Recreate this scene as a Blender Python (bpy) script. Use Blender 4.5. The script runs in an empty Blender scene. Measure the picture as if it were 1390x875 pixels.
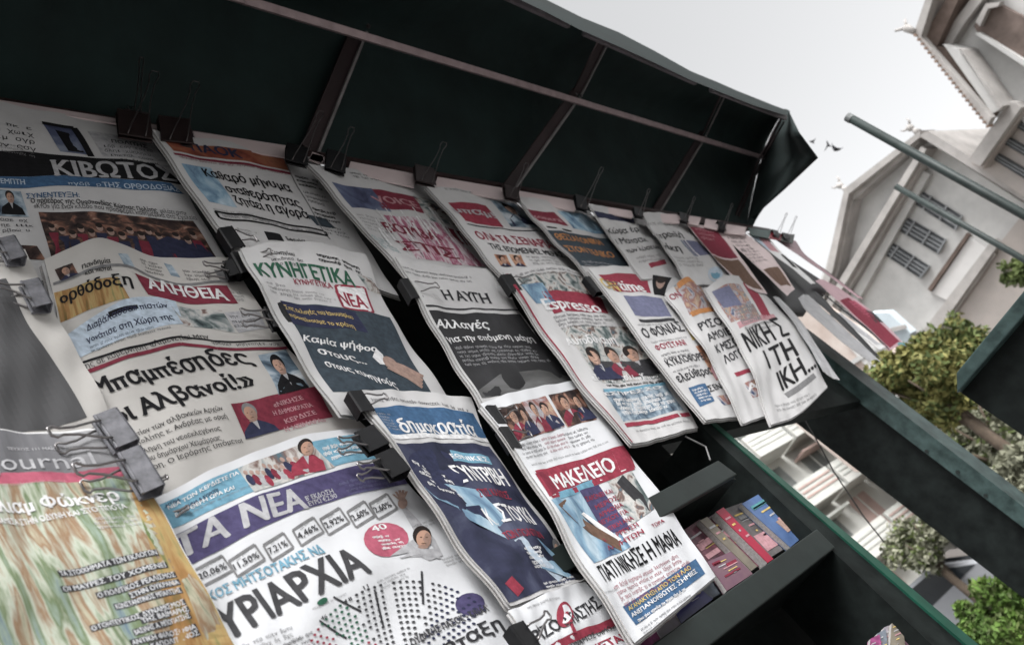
import bpy, bmesh, math, random
import numpy as np
from mathutils import Vector, Matrix
random.seed(7); rng = np.random.RandomState(7)
C = bpy.context.scene.collection
SC = bpy.context.scene
# ------------------------------------------------------------------ camera
W, H, F = 1390., 875., 1052.
GZ = 1.05                                   # camera height above the ground
XC = np.array((.679, .0048, -.734)); ZC = np.array((-.585, .606, -.537))
ZC /= np.linalg.norm(ZC); XC -= ZC*XC.dot(ZC); XC /= np.linalg.norm(XC); YC = np.cross(ZC, XC)
R3 = np.array((XC, YC, ZC))                 # camera axes -> world
CAM = np.array((0, 0, GZ))
cd = bpy.data.cameras.new('camera'); cam = bpy.data.objects.new('camera', cd); C.objects.link(cam)
M = Matrix([[R3[i][j] for j in range(3)] for i in range(3)]).to_4x4(); M.translation = Vector(CAM)
cam.matrix_world = M
cd.sensor_width = 36; cd.lens = 36*F/W; cd.clip_start = .02; cd.clip_end = 2000
cd.dof.use_dof = True; cd.dof.focus_distance = 1.1; cd.dof.aperture_fstop = 7.5
SC.camera = cam
# ------------------------------------------------------------------ sky, sun, exposure (bright overcast)
SUN_EL, SUN_AZ = math.radians(48), math.radians(-124)   # azimuth measured from +X towards +Y
wd = bpy.data.worlds.new("World"); SC.world = wd; wd.use_nodes = True
nt = wd.node_tree; bg = nt.nodes['Background']
sky = nt.nodes.new('ShaderNodeTexSky'); sky.sky_type = 'NISHITA'; sky.sun_disc = False
sky.sun_elevation = SUN_EL; sky.sun_rotation = math.pi/2-SUN_AZ
sky.air_density = 1.0; sky.dust_density = 3.5; sky.ozone_density = 1.0
hs = nt.nodes.new('ShaderNodeHueSaturation'); hs.inputs['Saturation'].default_value = .05
hs.inputs['Value'].default_value = 1.0
nt.links.new(sky.outputs[0], hs.inputs['Color']); nt.links.new(hs.outputs[0], bg.inputs[0])
bg.inputs[1].default_value = .15
sl = bpy.data.lights.new('sun', 'SUN'); sl.energy = 1.9; sl.angle = math.radians(25); sl.color = (1, .985, .97)
so = bpy.data.objects.new('sun', sl); C.objects.link(so)
sd = Vector((math.cos(SUN_EL)*math.cos(SUN_AZ), math.cos(SUN_EL)*math.sin(SUN_AZ), math.sin(SUN_EL)))
so.rotation_euler = sd.to_track_quat('Z', 'Y').to_euler()
SC.view_settings.view_transform = 'Standard'; SC.view_settings.look = 'None'
SC.view_settings.exposure = 0.98; SC.view_settings.gamma = 1

# ------------------------------------------------------------------ helpers
def ray(px, py):
    d = np.array((px-W/2, -(py-H/2), -F)); return R3@d
def onY(px, py, y):
    r = ray(px, py); return CAM+r*(y/r[1])
def onX(px, py, x):
    r = ray(px, py); return CAM+r*(x/r[0])
def proj(P):
    q = (np.asarray(P)-CAM)@R3
    return np.stack((W/2-q[..., 0]*F/q[..., 2], H/2+q[..., 1]*F/q[..., 2]), -1)

def link(name, me, parent=None):
    o = bpy.data.objects.new(name, me); C.objects.link(o)
    if parent is not None:
        o.parent = parent; o.matrix_parent_inverse = parent.matrix_world.inverted()
    return o
def empty(name, loc, label=None, cat=None, group=None):
    o = bpy.data.objects.new(name, None); C.objects.link(o); o.location = Vector(loc)
    o.matrix_world = Matrix.Translation(Vector(loc)); o.empty_display_size = .02
    return tag(o, label, cat, group)
def tag(o, label=None, cat=None, group=None, kind=None):
    if label: o['label'] = label
    if cat: o['category'] = cat
    if group: o['group'] = group
    if kind: o['kind'] = kind
    return o
def mesh(name, V, Fc, mats, parent=None, mi=None, smooth=False, uv=None):
    org = np.zeros(3); q = parent
    while q is not None: org = org+np.array(q.location); q = q.parent
    V = np.asarray(V, float)
    if parent is None:
        org = V.mean(0)
    me = bpy.data.meshes.new(name); me.from_pydata((V-org).tolist(), [], [list(f) for f in Fc])
    for m in (mats if isinstance(mats, (list, tuple)) else [mats]): me.materials.append(m)
    if mi is not None: me.polygons.foreach_set('material_index', mi)
    if smooth: me.polygons.foreach_set('use_smooth', [True]*len(me.polygons))
    if uv is not None:
        l = me.uv_layers.new(name='UVMap'); idx = np.zeros(len(me.loops), int); me.loops.foreach_get('vertex_index', idx)
        l.data.foreach_set('uv', np.asarray(uv, np.float32)[idx].ravel())
    me.update()
    o = bpy.data.objects.new(name, me); C.objects.link(o)
    if parent is None: o.location = Vector(org)
    else: o.parent = parent
    return o

class MB:
    def __init__(s): s.V = []; s.F = []; s.m = []
    def add(s, V, Fc, m=0):
        b = len(s.V); s.V += [tuple(v) for v in V]; s.F += [tuple(i+b for i in f) for f in Fc]; s.m += [m]*len(Fc)
    def hexa(s, P, m=0):
        s.add(P, [(0, 3, 2, 1), (4, 5, 6, 7), (0, 1, 5, 4), (1, 2, 6, 5), (2, 3, 7, 6), (3, 0, 4, 7)], m)
    def box(s, a, b, m=0):
        x0, y0, z0 = a; x1, y1, z1 = b
        s.hexa([(x0, y0, z0), (x1, y0, z0), (x1, y1, z0), (x0, y1, z0), (x0, y0, z1), (x1, y0, z1), (x1, y1, z1), (x0, y1, z1)], m)
    def beam(s, a, b, w, h, up=(0, 0, 1), m=0):
        a, b = np.array(a, float), np.array(b, float); d = b-a; d /= np.linalg.norm(d)
        x = np.cross(d, up); x /= np.linalg.norm(x); y = np.cross(x, d)
        P = [p+sx*x*w/2+sy*y*h/2 for p in (a, b) for sx, sy in ((-1, -1), (1, -1), (1, 1), (-1, 1))]
        s.hexa(P, m)
    def tube(s, pts, r, n=6, m=0, closed=False):
        pts = [np.array(p, float) for p in pts]; k = len(pts); rings = []
        ref = np.array((.3, .5, .81))
        for i, p in enumerate(pts):
            if closed: t = pts[(i+1) % k]-pts[i-1]
            else: t = pts[min(i+1, k-1)]-pts[max(i-1, 0)]
            t = t/np.linalg.norm(t); x = np.cross(t, ref); x /= np.linalg.norm(x); y = np.cross(t, x)
            rr = r[i] if hasattr(r, '__len__') else r
            rings.append([p+rr*(x*math.cos(a)+y*math.sin(a)) for a in [2*math.pi*j/n for j in range(n)]])
        V = [v for q in rings for v in q]; Fc = []
        for i in range(k if closed else k-1):
            for j in range(n):
                a, b = i*n+j, i*n+(j+1) % n; c, d = ((i+1) % k)*n+(j+1) % n, ((i+1) % k)*n+j
                Fc.append((a, b, c, d))
        if not closed: Fc += [tuple(range(n))[::-1], tuple((k-1)*n+j for j in range(n))]
        s.add(V, Fc, m)
    def poly_prism(s, P, d, m=0):            # polygon (list of 3D) extruded by vector d
        n = len(P); P = [np.array(p, float) for p in P]; d = np.array(d, float)
        s.add(P+[p+d for p in P], [tuple(range(n)), tuple(range(n, 2*n))[::-1]]+[(i, n+i, n+(i+1) % n, (i+1) % n) for i in range(n)], m)
    def build(s, name, mats, parent=None, smooth=False, bevel=0):
        o = mesh(name, s.V, s.F, mats, parent, s.m, smooth)
        bm = bmesh.new(); bm.from_mesh(o.data); bmesh.ops.recalc_face_normals(bm, faces=bm.faces)
        bm.to_mesh(o.data); bm.free()
        if bevel:
            b = o.modifiers.new('bevel', 'BEVEL'); b.width = bevel; b.segments = 2; b.limit_method = 'ANGLE'
        return o

# ------------------------------------------------------------------ materials
MATS = {}
def N(nt, t, **kw):
    n = nt.nodes.new('ShaderNode'+t)
    for k, v in kw.items():
        if k in n.inputs: n.inputs[k].default_value = v
        else: setattr(n, k, v)
    return n
def mat(name, col, rough=.6, var=.15, scale=20, metal=0, bump=0, bscale=60, coords='Object', tint=None, spec=.3, bdist=.002, trans=0):
    if name in MATS: return MATS[name]
    m = bpy.data.materials.new(name); m.use_nodes = True; nt = m.node_tree; b = nt.nodes['Principled BSDF']
    b.inputs['Roughness'].default_value = rough; b.inputs['Metallic'].default_value = metal
    b.inputs['Specular IOR Level'].default_value = spec
    if trans: b.inputs['Subsurface Weight'].default_value = 0
    tc = N(nt, 'TexCoord'); ns = N(nt, 'TexNoise', Scale=scale, Detail=6.0, Roughness=.6)
    nt.links.new(tc.outputs[coords], ns.inputs['Vector'])
    rp = N(nt, 'ValToRGB'); c = np.array(col, float); t = np.array(tint, float) if tint is not None else c
    rp.color_ramp.elements[0].position = .3; rp.color_ramp.elements[1].position = .7
    rp.color_ramp.elements[0].color = (*np.clip(c*(1-var), 0, 1), 1); rp.color_ramp.elements[1].color = (*np.clip(t*(1+var), 0, 1), 1)
    nt.links.new(ns.outputs[0], rp.inputs[0]); nt.links.new(rp.outputs[0], b.inputs['Base Color'])
    if bump:
        n2 = N(nt, 'TexNoise', Scale=bscale, Detail=4.0); nt.links.new(tc.outputs[coords], n2.inputs['Vector'])
        bp = N(nt, 'Bump', Strength=bump, Distance=bdist); nt.links.new(n2.outputs[0], bp.inputs['Height']); nt.links.new(bp.outputs[0], b.inputs['Normal'])
    MATS[name] = m; return m
def picture(name, stops, scale=9, dist=1.2, rough=.5, stretch=(1, 1, 1)):
    """printed photograph: soft patches of ink colours"""
    if name in MATS: return MATS[name]
    m = bpy.data.materials.new(name); m.use_nodes = True; nt = m.node_tree; b = nt.nodes['Principled BSDF']
    b.inputs['Roughness'].default_value = .75; b.inputs['Specular IOR Level'].default_value = .12
    tc = N(nt, 'TexCoord'); mp = N(nt, 'Mapping'); mp.inputs['Scale'].default_value = stretch
    ns = N(nt, 'TexNoise', Scale=scale*.42, Detail=5.0, Roughness=.55, Distortion=dist*.28)
    nt.links.new(tc.outputs['UV'], mp.inputs[0]); nt.links.new(mp.outputs[0], ns.inputs['Vector'])
    rp = N(nt, 'ValToRGB'); e = rp.color_ramp.elements
    while len(e) < len(stops): e.new(.5)
    for i, s_ in enumerate(stops):
        e[i].position = .3+.4*i/(len(stops)-1); e[i].color = (*s_, 1)
    nt.links.new(ns.outputs[0], rp.inputs[0]); nt.links.new(rp.outputs[0], b.inputs['Base Color'])
    MATS[name] = m; return m
PAPER = mat('newsprint', (.51, .507, .51), .85, .05, 9, spec=.1, bump=.25, bscale=40, bdist=.004)
PAPERW = mat('white_newsprint', (.58, .59, .61), .85, .04, 9, spec=.1, bump=.25, bscale=40, bdist=.004)
PAPERC = mat('cream_newsprint', (.48, .465, .445), .85, .05, 9, spec=.1, bump=.25, bscale=40, bdist=.004)
PAPERP = mat('pinkish_paper', (.56, .47, .47), .8, .06, 9)
GLOSSY = mat('magazine_paper', (.6, .6, .6), .45, .05, 9, spec=.5)
EDGE = mat('page_edges', (.30, .29, .285), .9, .25, 260)
INK = {}
def ink(k, c, r=.55):
    g = sum(c)/3; c = [(x*.82+g*.18)*.9 for x in c]; INK[k] = mat('ink_'+k, c, .75, .24, 110, spec=.1)
ink('black', (.012, .012, .014)); ink('soft', (.04, .04, .045)); ink('grey', (.2, .2, .205)); ink('light', (.42, .42, .44))
ink('white', (.72, .72, .73)); ink('red', (.31, .025, .055)); ink('maroon', (.22, .02, .045)); ink('pink', (.45, .08, .14))
ink('blue', (.04, .12, .25)); ink('sky', (.13, .34, .47)); ink('purple', (.07, .058, .15)); ink('navy', (.03, .035, .08))
ink('green', (.025, .12, .07)); ink('orange', (.55, .22, .05)); ink('yellow', (.62, .45, .12)); ink('rose', (.5, .25, .28))
ink('slate', (.045, .065, .085)); ink('skin', (.40, .26, .21)); ink('hair', (.03, .022, .02)); ink('charcoal', (.055, .055, .06))
ink('pale', (.45, .55, .66)); ink('lilac', (.15, .16, .27)); ink('teal', (.08, .3, .33)); ink('cream', (.6, .55, .45)); ink('face_shade', (.34, .21, .16)); ink('brown', (.16, .09, .06))
PIC = dict(
    crowd=picture('print_crowd', [(.012, .01, .012), (.03, .02, .02), (.06, .04, .035), (.22, .11, .08), (.4, .28, .22)], 30, 2),
    warm=picture('print_warm', [(.05, .03, .03), (.25, .1, .06), (.5, .3, .2), (.6, .5, .4)], 14, 2),
    cool=picture('print_cool', [(.03, .04, .06), (.12, .17, .22), (.35, .42, .48), (.6, .62, .64)], 16, 2),
    slate=picture('print_slate', [(.02, .025, .035), (.04, .06, .08), (.06, .09, .12)], 6, 1),
    mix=picture('print_mix', [(.04, .06, .13), (.4, .4, .42), (.25, .11, .10), (.45, .34, .25), (.12, .2, .28)], 12, 3),
    poster=picture('print_poster', [(.065, .065, .068), (.082, .082, .085), (.10, .10, .104)], 4, 1.5, stretch=(1.5, .4, 1)),
    dusk_light=picture('print_dusk_light', [(.05, .05, .05), (.10, .10, .10), (.16, .16, .165)], 8, 1.5, stretch=(.5, 2, 1)),
    dusk=picture('print_grey', [(.02, .02, .021), (.03, .03, .032), (.05, .05, .054)], 5, 1.5, stretch=(1, .4, 1)),
    grey2=picture('print_cloud', [(.05, .05, .055), (.16, .16, .17), (.3, .3, .31)], 4, 2, stretch=(2, .5, 1)),
    paint=picture('print_painting', [(.10, .15, .22), (.24, .30, .25), (.13, .17, .09), (.40, .43, .36), (.24, .15, .09), (.38, .36, .27), (.08, .11, .06)], 11, 1.2, stretch=(4.5, .5, 1)),
    rust=picture('print_rust', [(.06, .08, .03), (.28, .15, .06), (.40, .29, .13), (.13, .17, .07)], 14, 1.5, stretch=(4.5, .6, 1)),
    night=picture('print_night', [(.015, .018, .03), (.035, .038, .07), (.09, .10, .15)], 9, 2),
    ice=picture('print_ice', [(.06, .1, .18), (.2, .32, .42), (.45, .55, .62)], 12, 3, stretch=(1.5, .7, 1)),
    street=picture('print_street', [(.03, .04, .045), (.10, .13, .13), (.3, .32, .32), (.5, .49, .47), (.16, .10, .085), (.08, .13, .16)], 18, 3),
    fire=picture('print_orange', [(.03, .02, .02), (.22, .06, .04), (.3, .12, .07), (.08, .03, .03)], 10, 2),
    foil=picture('print_foil', [(.1, .01, .04), (.6, .56, .58), (.3, .05, .12), (.7, .68, .7)], 16, 3, stretch=(2, .5, 1)),
    face_tone=picture('print_face', [(.30, .17, .12), (.44, .27, .20), (.52, .35, .28)], 7, 1),
    shadow=picture('print_dusk', [(.02, .02, .05), (.1, .12, .2), (.3, .34, .4)], 8, 2),
)
def mt(k): return INK.get(k) or PIC.get(k) or MATS[k]

# ------------------------------------------------------------------ glyphs
GL = {}
def load_glyphs(chars):
    tmp = []
    for w, off in (('r', 0.0),):
        for ch in chars:
            for kind, body in (('g', ch), ('w', 'H'+ch+'H')):
                cu = bpy.data.curves.new('t', 'FONT'); cu.body = body; cu.size = 1; cu.offset = off; cu.resolution_u = 2
                o = bpy.data.objects.new('t', cu); C.objects.link(o); tmp.append((w, ch, kind, o))
    bpy.context.view_layer.update(); dg = bpy.context.evaluated_depsgraph_get(); wid = {}
    for w, ch, kind, o in tmp:
        oe = o.evaluated_get(dg); me = oe.to_mesh(); n = len(me.vertices); co = np.zeros(n*3); me.vertices.foreach_get('co', co); co = co.reshape(-1, 3)[:, :2]
        if kind == 'w': wid[w, ch] = np.ptp(co[:, 0]) if n else 1
        else: GL[w, ch] = [co.copy(), [tuple(p.vertices) for p in me.polygons], 0, co[:, 0].min() if n else 0]
        oe.to_mesh_clear()
    hh = {}
    for w in 'r':
        cu = [o for (w2, c2, k2, o) in tmp if w2 == w and c2 == 'Η' and k2 == 'w']
        h1 = np.ptp(GL[w, 'H'][0][:, 0]); base = wid[w, 'H']      # HHH = 3 H advances - bearings
        adv_h = (base-h1)/2
        for ch in chars:
            GL[w, ch][2] = wid[w, ch]-h1-adv_h                     # advance of ch
        GL[w, 'H'][2] = adv_h
        GL[w, 'cap'] = GL[w, 'H'][0][:, 1].max()
    cap = GL['r', 'cap']; xh = GL['r', 'x'][0][:, 1].max(); W_ = .088
    for a, b_ in zip('ΑΒΕΖΗΙΚΜΝΟΡΤΥΧνο', 'ABEZHIKMNOPTYXvo'): GL['r', a] = GL['r', b_]
    co, fs, adv, mn = GL['r', 'K']; GL['r', 'κ'] = [co*(.82, xh/cap), fs, adv*.82, mn]
    def rect(x0, y0, x1, y1): return [(x0, y0), (x1, y0), (x1, y1), (x0, y1)], [(0, 1, 2, 3)]
    def ring(cx, cy, rx, ry, w=W_, a0=0, a1=2*math.pi, n=20):
        V = []; Fc = []
        for i in range(n+1):
            t = a0+(a1-a0)*i/n; V += [(cx+rx*math.cos(t), cy+ry*math.sin(t)), (cx+(rx-w)*math.cos(t), cy+(ry-w*.9)*math.sin(t))]
        return V, [(2*i, 2*i+2, 2*i+3, 2*i+1) for i in range(n)]
    def glyph(ch, adv, *parts):
        V = []; Fc = []
        for v, f in parts: b = len(V); V += v; Fc += [tuple(i+b for i in q) for q in f]
        GL['r', ch] = [np.array(V), Fc, adv, 0]
    c, w = cap, W_
    glyph('Π', .70, rect(.07, 0, .07+w, c-w), rect(.52, 0, .52+w, c-w), rect(.07, c-w, .52+w, c))
    glyph('Γ', .50, rect(.07, 0, .07+w, c-w), rect(.07, c-w, .46, c))
    glyph('Φ', .80, ring(.40, c*.5, .34, c*.38), rect(.40-w/2, c*.12+w*.9, .40+w/2, c*.88-w*.9), rect(.40-w/2, 0, .40+w/2, c*.12), rect(.40-w/2, c*.88, .40+w/2, c))
    glyph('Ψ', .76, ring(.38, c*.62, .32, c*.36, a0=math.pi, a1=2*math.pi), rect(.06, c*.62, .06+w, c), rect(.70-w, c*.62, .70, c), rect(.38-w/2, c*.26+w*.9, .38+w/2, c), rect(.38-w/2, 0, .38+w/2, c*.26))
    glyph('θ', .50, ring(.25, c*.5, .2, c*.51, w=w*.85), rect(.05+w*.85, c*.5-w*.4, .45-w*.85, c*.5+w*.4))
    w = W_*.9
    glyph('π', .58, rect(.10, 0, .10+w, xh-w), rect(.38, 0, .38+w, xh-w), rect(.02, xh-w, .54, xh))
    glyph('τ', .42, rect(.17, 0, .17+w, xh-w), rect(.02, xh-w, .40, xh))
    glyph('φ', .66, ring(.33, xh*.5, .29, xh*.5), rect(.33-w/2, w, .33+w/2, xh-w), rect(.33-w/2, -.2, .33+w/2, 0), rect(.33-w/2, xh, .33+w/2, xh+.16))
    glyph('ψ', .66, ring(.33, xh*.5, .28, xh*.5, a0=math.pi, a1=2*math.pi), rect(.05, xh*.5, .05+w, xh), rect(.61-w, xh*.5, .61, xh), rect(.33-w/2, w, .33+w/2, xh+.1), rect(.33-w/2, -.2, .33+w/2, 0))
    for *_, o in tmp:
        d = o.data; bpy.data.objects.remove(o); bpy.data.curves.remove(d)
def layout(txt, bold=True, serif=False, slant=0):
    w = 'r'; V = []; Fc = []; x = 0; cap = GL[w, 'cap']
    SV = []; SF = []
    for ch in txt:
        if ch == ' ': x += .28; continue
        co, fs, adv, mn = GL[w, ch]
        if len(co):
            b = len(V); V += [(p[0]+x, p[1]/cap) for p in co]; Fc += [tuple(i+b for i in f) for f in fs]
            if serif:
                cnt = {}
                for f in fs:
                    for i in range(len(f)):
                        e = tuple(sorted((f[i], f[(i+1) % len(f)]))); cnt[e] = cnt.get(e, 0)+1
                ys = co[:, 1]
                for (i, j), k in cnt.items():
                    if k > 1 or abs(co[i][1]-co[j][1]) > .004: continue
                    yy = co[i][1]; x0, x1 = sorted((co[i][0], co[j][0]))
                    if not .05 < x1-x0 < .2: continue
                    if yy < .03: up = 1
                    elif yy > ys.max()-.02 or abs(yy-.55) < .03: up = -1
                    else: continue
                    if yy < -.05: continue
                    e = .055; hgt = .045*up; y2 = yy+hgt; b2 = len(SV)
                    SV += [(x0-e+x, yy/cap), (x1+e+x, yy/cap), (x1+e+x, y2/cap), (x0-e+x, y2/cap)]; SF.append((b2, b2+1, b2+2, b2+3))
        x += adv
    V = np.array(V) if V else np.zeros((0, 2)); SV = np.array(SV) if SV else np.zeros((0, 2))
    mn, mx = V[:, 0].min(), V[:, 0].max()
    for A in (V, SV):
        if len(A): A[:, 0] = (A[:, 0]-mn)/(mx-mn); A[:, 0] += slant*A[:, 1]
    return V, Fc, SV, SF, (1/(mx-mn))

MICRO = 'αβγδεηικλμνοπρστυχωςη'
# ------------------------------------------------------------------ printed pages
NU, NV = 36, 44
def hermite(ts, P, t):
    ts = np.asarray(ts, float); n = len(ts); d = np.zeros_like(P)
    for i in range(n):
        a, b = max(i-1, 0), min(i+1, n-1); d[i] = (P[b]-P[a])/(ts[b]-ts[a])
    out = []
    for x in t:
        i = min(max(np.searchsorted(ts, x)-1, 0), n-2); h = ts[i+1]-ts[i]; s = (x-ts[i])/h
        out.append((2*s**3-3*s**2+1)*P[i]+(s**3-2*s**2+s)*h*d[i]+(-2*s**3+3*s**2)*P[i+1]+(s**3-s**2)*h*d[i+1])
    return np.array(out)
PAGES = []
class Page:
    def __init__(s, name, label, cat, rows, y=.62, tilt=.045, vs=None, paper=PAPER, thick=.0017, inner=1, wave=.0021, rolly=0, group=None, rowy=None):
        nr, nc = len(rows), len(rows[0]); vs = vs or [i/(nr-1) for i in range(nr)]; s.tilt = tilt
        P = np.zeros((nr, nc, 3))
        for i, rw in enumerate(rows):
            for j, (a, b) in enumerate(rw):
                yy = y+tilt*(j/(nc-1)-.5)+(rowy[i] if rowy else 0)-rolly*math.sin(math.pi*vs[i])
                P[i, j] = onY(a, b, yy)
        us = [j/(nc-1) for j in range(nc)]
        Q = np.array([hermite(us, P[i], np.linspace(0, 1, NU+1)) for i in range(nr)])
        G = np.array([hermite(vs, Q[:, j], np.linspace(0, 1, NV+1)) for j in range(NU+1)])   # [u][v]
        s.G = G; s.normals()
        uu, vv = np.meshgrid(np.linspace(0, 1, NU+1), np.linspace(0, 1, NV+1), indexing='ij'); r = rng.rand(8)*6.3
        w = wave*(np.sin(uu*7+vv*5+r[0])+.6*np.sin(uu*15-vv*9+r[1])+.6*np.sin(vv*19+uu*4+r[2])+.35*np.sin(uu*31+vv*17+r[3]))
        s.G = G+s.Nn*w[..., None]; s.normals()
        s.pxg = proj(s.G); s.wu = np.linalg.norm(G[-1, NV//2]-G[0, NV//2]); s.wv = np.linalg.norm(G[NU//2, -1]-G[NU//2, 0])
        top = s.G[NU//2, 0]
        s.root = empty(name, top, label, cat, group)
        s.inner_n = inner; s.block('page', 0, -thick, (0, 1), (0, 1), paper)
        s.thick = thick
        for k in range(inner):
            o = thick+.0012+k*(thick+.001)
            s.block('inner_pages', -o, -o-thick*.8, (-.012-.008*k, 1.004+.01*k), (.01, 1.006+.004*k), EDGE if k % 2 else PAPER)
        PAGES.append(s)
    def normals(s):
        du = np.gradient(s.G, axis=0); dv = np.gradient(s.G, axis=1); n = np.cross(du, dv)
        n /= np.linalg.norm(n, axis=-1, keepdims=True)
        c = s.G[NU//2, NV//2]
        if n[NU//2, NV//2].dot(CAM-c) < 0: n = -n
        s.Nn = n
    def S(s, uv, off=0):
        uv = np.asarray(uv, float); u = uv[..., 0]*NU; v = uv[..., 1]*NV
        i = np.clip(np.floor(u).astype(int), 0, NU-1); j = np.clip(np.floor(v).astype(int), 0, NV-1); a = (u-i)[..., None]; b = (v-j)[..., None]
        def L(A): return (A[i, j]*(1-a)+A[i+1, j]*a)*(1-b)+(A[i, j+1]*(1-a)+A[i+1, j+1]*a)*b
        return L(s.G)+L(s.Nn)*(off[..., None] if np.ndim(off) else off)
    def inv(s, x, y):
        d = np.abs(s.pxg-np.array((x, y))).sum(-1); i, j = np.unravel_index(d.argmin(), d.shape)
        uv = np.array((i/NU, j/NV)); t = np.array((x, y), float)
        for _ in range(4):
            p = proj(s.S(uv)); J = np.stack([(proj(s.S(uv+e))-proj(s.S(uv-e)))/.02 for e in (np.array((.01, 0)), np.array((0, .01)))], 1)
            uv = uv+np.clip(np.linalg.solve(J, t-p), -.2, .2)
        return uv
    def block(s, name, o1, o2, ur, vr, m):
        nu, nv = NU, NV
        uu, vv = np.meshgrid(np.linspace(*ur, nu+1), np.linspace(*vr, nv+1), indexing='ij'); uv = np.stack((uu, vv), -1)
        A = s.S(uv, o1).reshape(-1, 3); B = s.S(uv, o2).reshape(-1, 3); n = len(A); Fc = []; ms = []
        I = lambda i, j: i*(nv+1)+j
        for i in range(nu):
            for j in range(nv):
                f = (I(i, j), I(i+1, j), I(i+1, j+1), I(i, j+1)); Fc.append(f); Fc.append(tuple(n+k for k in f[::-1])); ms += [0, 0]
        for i in range(nu):
            for j in (0, nv): Fc.append((I(i, j), I(i+1, j), n+I(i+1, j), n+I(i, j))); ms.append(1)
        for j in range(nv):
            for i in (0, nu): Fc.append((I(i, j), I(i, j+1), n+I(i, j+1), n+I(i, j))); ms.append(1)
        o = mesh(name, np.vstack((A, B)), Fc, [m, EDGE], s.root, ms, True, np.vstack((uv.reshape(-1, 2),)*2)*(s.wu/.3, s.wv/.3))
        bm = bmesh.new(); bm.from_mesh(o.data)
        for e in bm.edges:
            if len(e.link_faces) == 2 and e.link_faces[0].material_index != e.link_faces[1].material_index: e.smooth = False
        bmesh.ops.recalc_face_normals(bm, faces=bm.faces); bm.to_mesh(o.data); bm.free()
        return o
    def put(s, name, V, Fc, m, lay, mi=None):
        V = np.clip(np.asarray(V, float), .003, .997)
        return mesh(name, s.S(V, .0002+.00022*(lay if np.isscalar(lay) else np.asarray(lay))), Fc, m, s.root, mi, False, V*(s.wu/.3, s.wv/.3))
    def dv(s, uv, h):
        J = (proj(s.S(uv+(0, .02)))-proj(s.S(uv-(0, .02))))/.04; return h/np.linalg.norm(J)
    def T(s, txt, x1, y1, x2, y2, h, m='black', bold=True, serif=False, part='headline', slant=0, lay=3, mid=None):
        a, b = s.inv(x1, y1), s.inv(x2, y2); V, Fc, SV, SF, em = layout(txt, bold, serif, slant)
        def mp(V):
            t = V[:, :1]; base = a*(1-t)+b*t
            if mid:
                c = s.inv(*mid); k = (c-(a+b)/2)*4; base = base+k*t*(1-t)
            hh = (s.dv(a, h)*(1-t)+s.dv(b, h)*t)*V[:, 1:2]
            return base-np.hstack((hh*0, hh))
        UV = mp(V)
        if h > 14:      # big letters follow the bend of the page
            bm = bmesh.new(); vs = [bm.verts.new((p[0], p[1], 0)) for p in UV]
            for f in Fc:
                try: bm.faces.new([vs[i] for i in f])
                except ValueError: pass
            for _ in range(3):
                es = [e for e in bm.edges if e.calc_length() > .035]
                if not es: break
                bmesh.ops.subdivide_edges(bm, edges=es, cuts=1); bmesh.ops.triangulate(bm, faces=[f for f in bm.faces if len(f.verts) > 4])
            bm.verts.ensure_lookup_table(); bm.verts.index_update()
            UV = np.array([(v.co.x, v.co.y) for v in bm.verts]); Fc = [tuple(v.index for v in f.verts) for f in bm.faces]; bm.free()
        ly = np.full(len(UV), float(lay))
        if bold:        # heavier weight: the outline printed again with tiny shifts
            d = (b-a)*em*(.03 if h > 9 else .024); e = s.dv(a, h)*.03; n = len(UV); U0 = UV
            sh = [d-(0, e*.5), -d-(0, e*.5), d*.1+(0, e*.6)] if h > 9 else [d, -d*.6+(0, e)]
            UV = np.vstack([U0]+[U0+q for q in sh]); Fc = [tuple(i+n*k for i in f) for k in range(len(sh)+1) for f in Fc]
            ly = np.concatenate([np.full(n, lay+.12*k) for k in range(len(sh)+1)])
        if len(SV):
            n = len(UV); UV = np.vstack((UV, mp(SV))); Fc = list(Fc)+[tuple(i+n for i in f) for f in SF]; ly = np.concatenate((ly, np.full(len(SV), lay+.4)))
        return s.put(part, UV, Fc, mt(m), ly)
    def fr(s, pts):
        q = [s.inv(*p) for p in pts]
        return lambda a, b: (q[0]*(1-a)+q[1]*a)*(1-b)+(q[3]*(1-a)+q[2]*a)*b
    def Q(s, pts, m, part='printed_panel', lay=1, border=None, bw=.04):
        f = s.fr(pts); n = 8
        q = [s.inv(*p) for p in pts]; nu = max(1, int(np.abs(q[1]-q[0]).max()*NU*.8)+1); nv = max(1, int(np.abs(q[3]-q[0]).max()*NV*.8)+1)
        V = [f(i/nu, j/nv) for i in range(nu+1) for j in range(nv+1)]
        Fc = [(i*(nv+1)+j, (i+1)*(nv+1)+j, (i+1)*(nv+1)+j+1, i*(nv+1)+j+1) for i in range(nu) for j in range(nv)]
        o = s.put(part, V, Fc, mt(m), lay)
        if border:
            s.line([pts[0], pts[1], pts[2], pts[3], pts[0]], bw, border, 'frame_rule', lay+1)
        return f
    def poly(s, f, pts, m, part='printed_figure', lay=2):
        n = len(pts); c = np.mean([f(*p) for p in pts], 0); V = [f(*p) for p in pts]+[c]
        return s.put(part, V, [(i, (i+1) % n, n) for i in range(n)], mt(m), lay)
    def ell(s, f, cx, cy, rx, ry, m, part='printed_figure', lay=2, n=18, rot=0):
        c, d = math.cos(rot), math.sin(rot)
        return s.poly(f, [(cx+rx*math.cos(t)*c-ry*math.sin(t)*d, cy+rx*math.cos(t)*d+ry*math.sin(t)*c) for t in np.linspace(0, 2*math.pi, n, endpoint=False)], m, part, lay)
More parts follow.
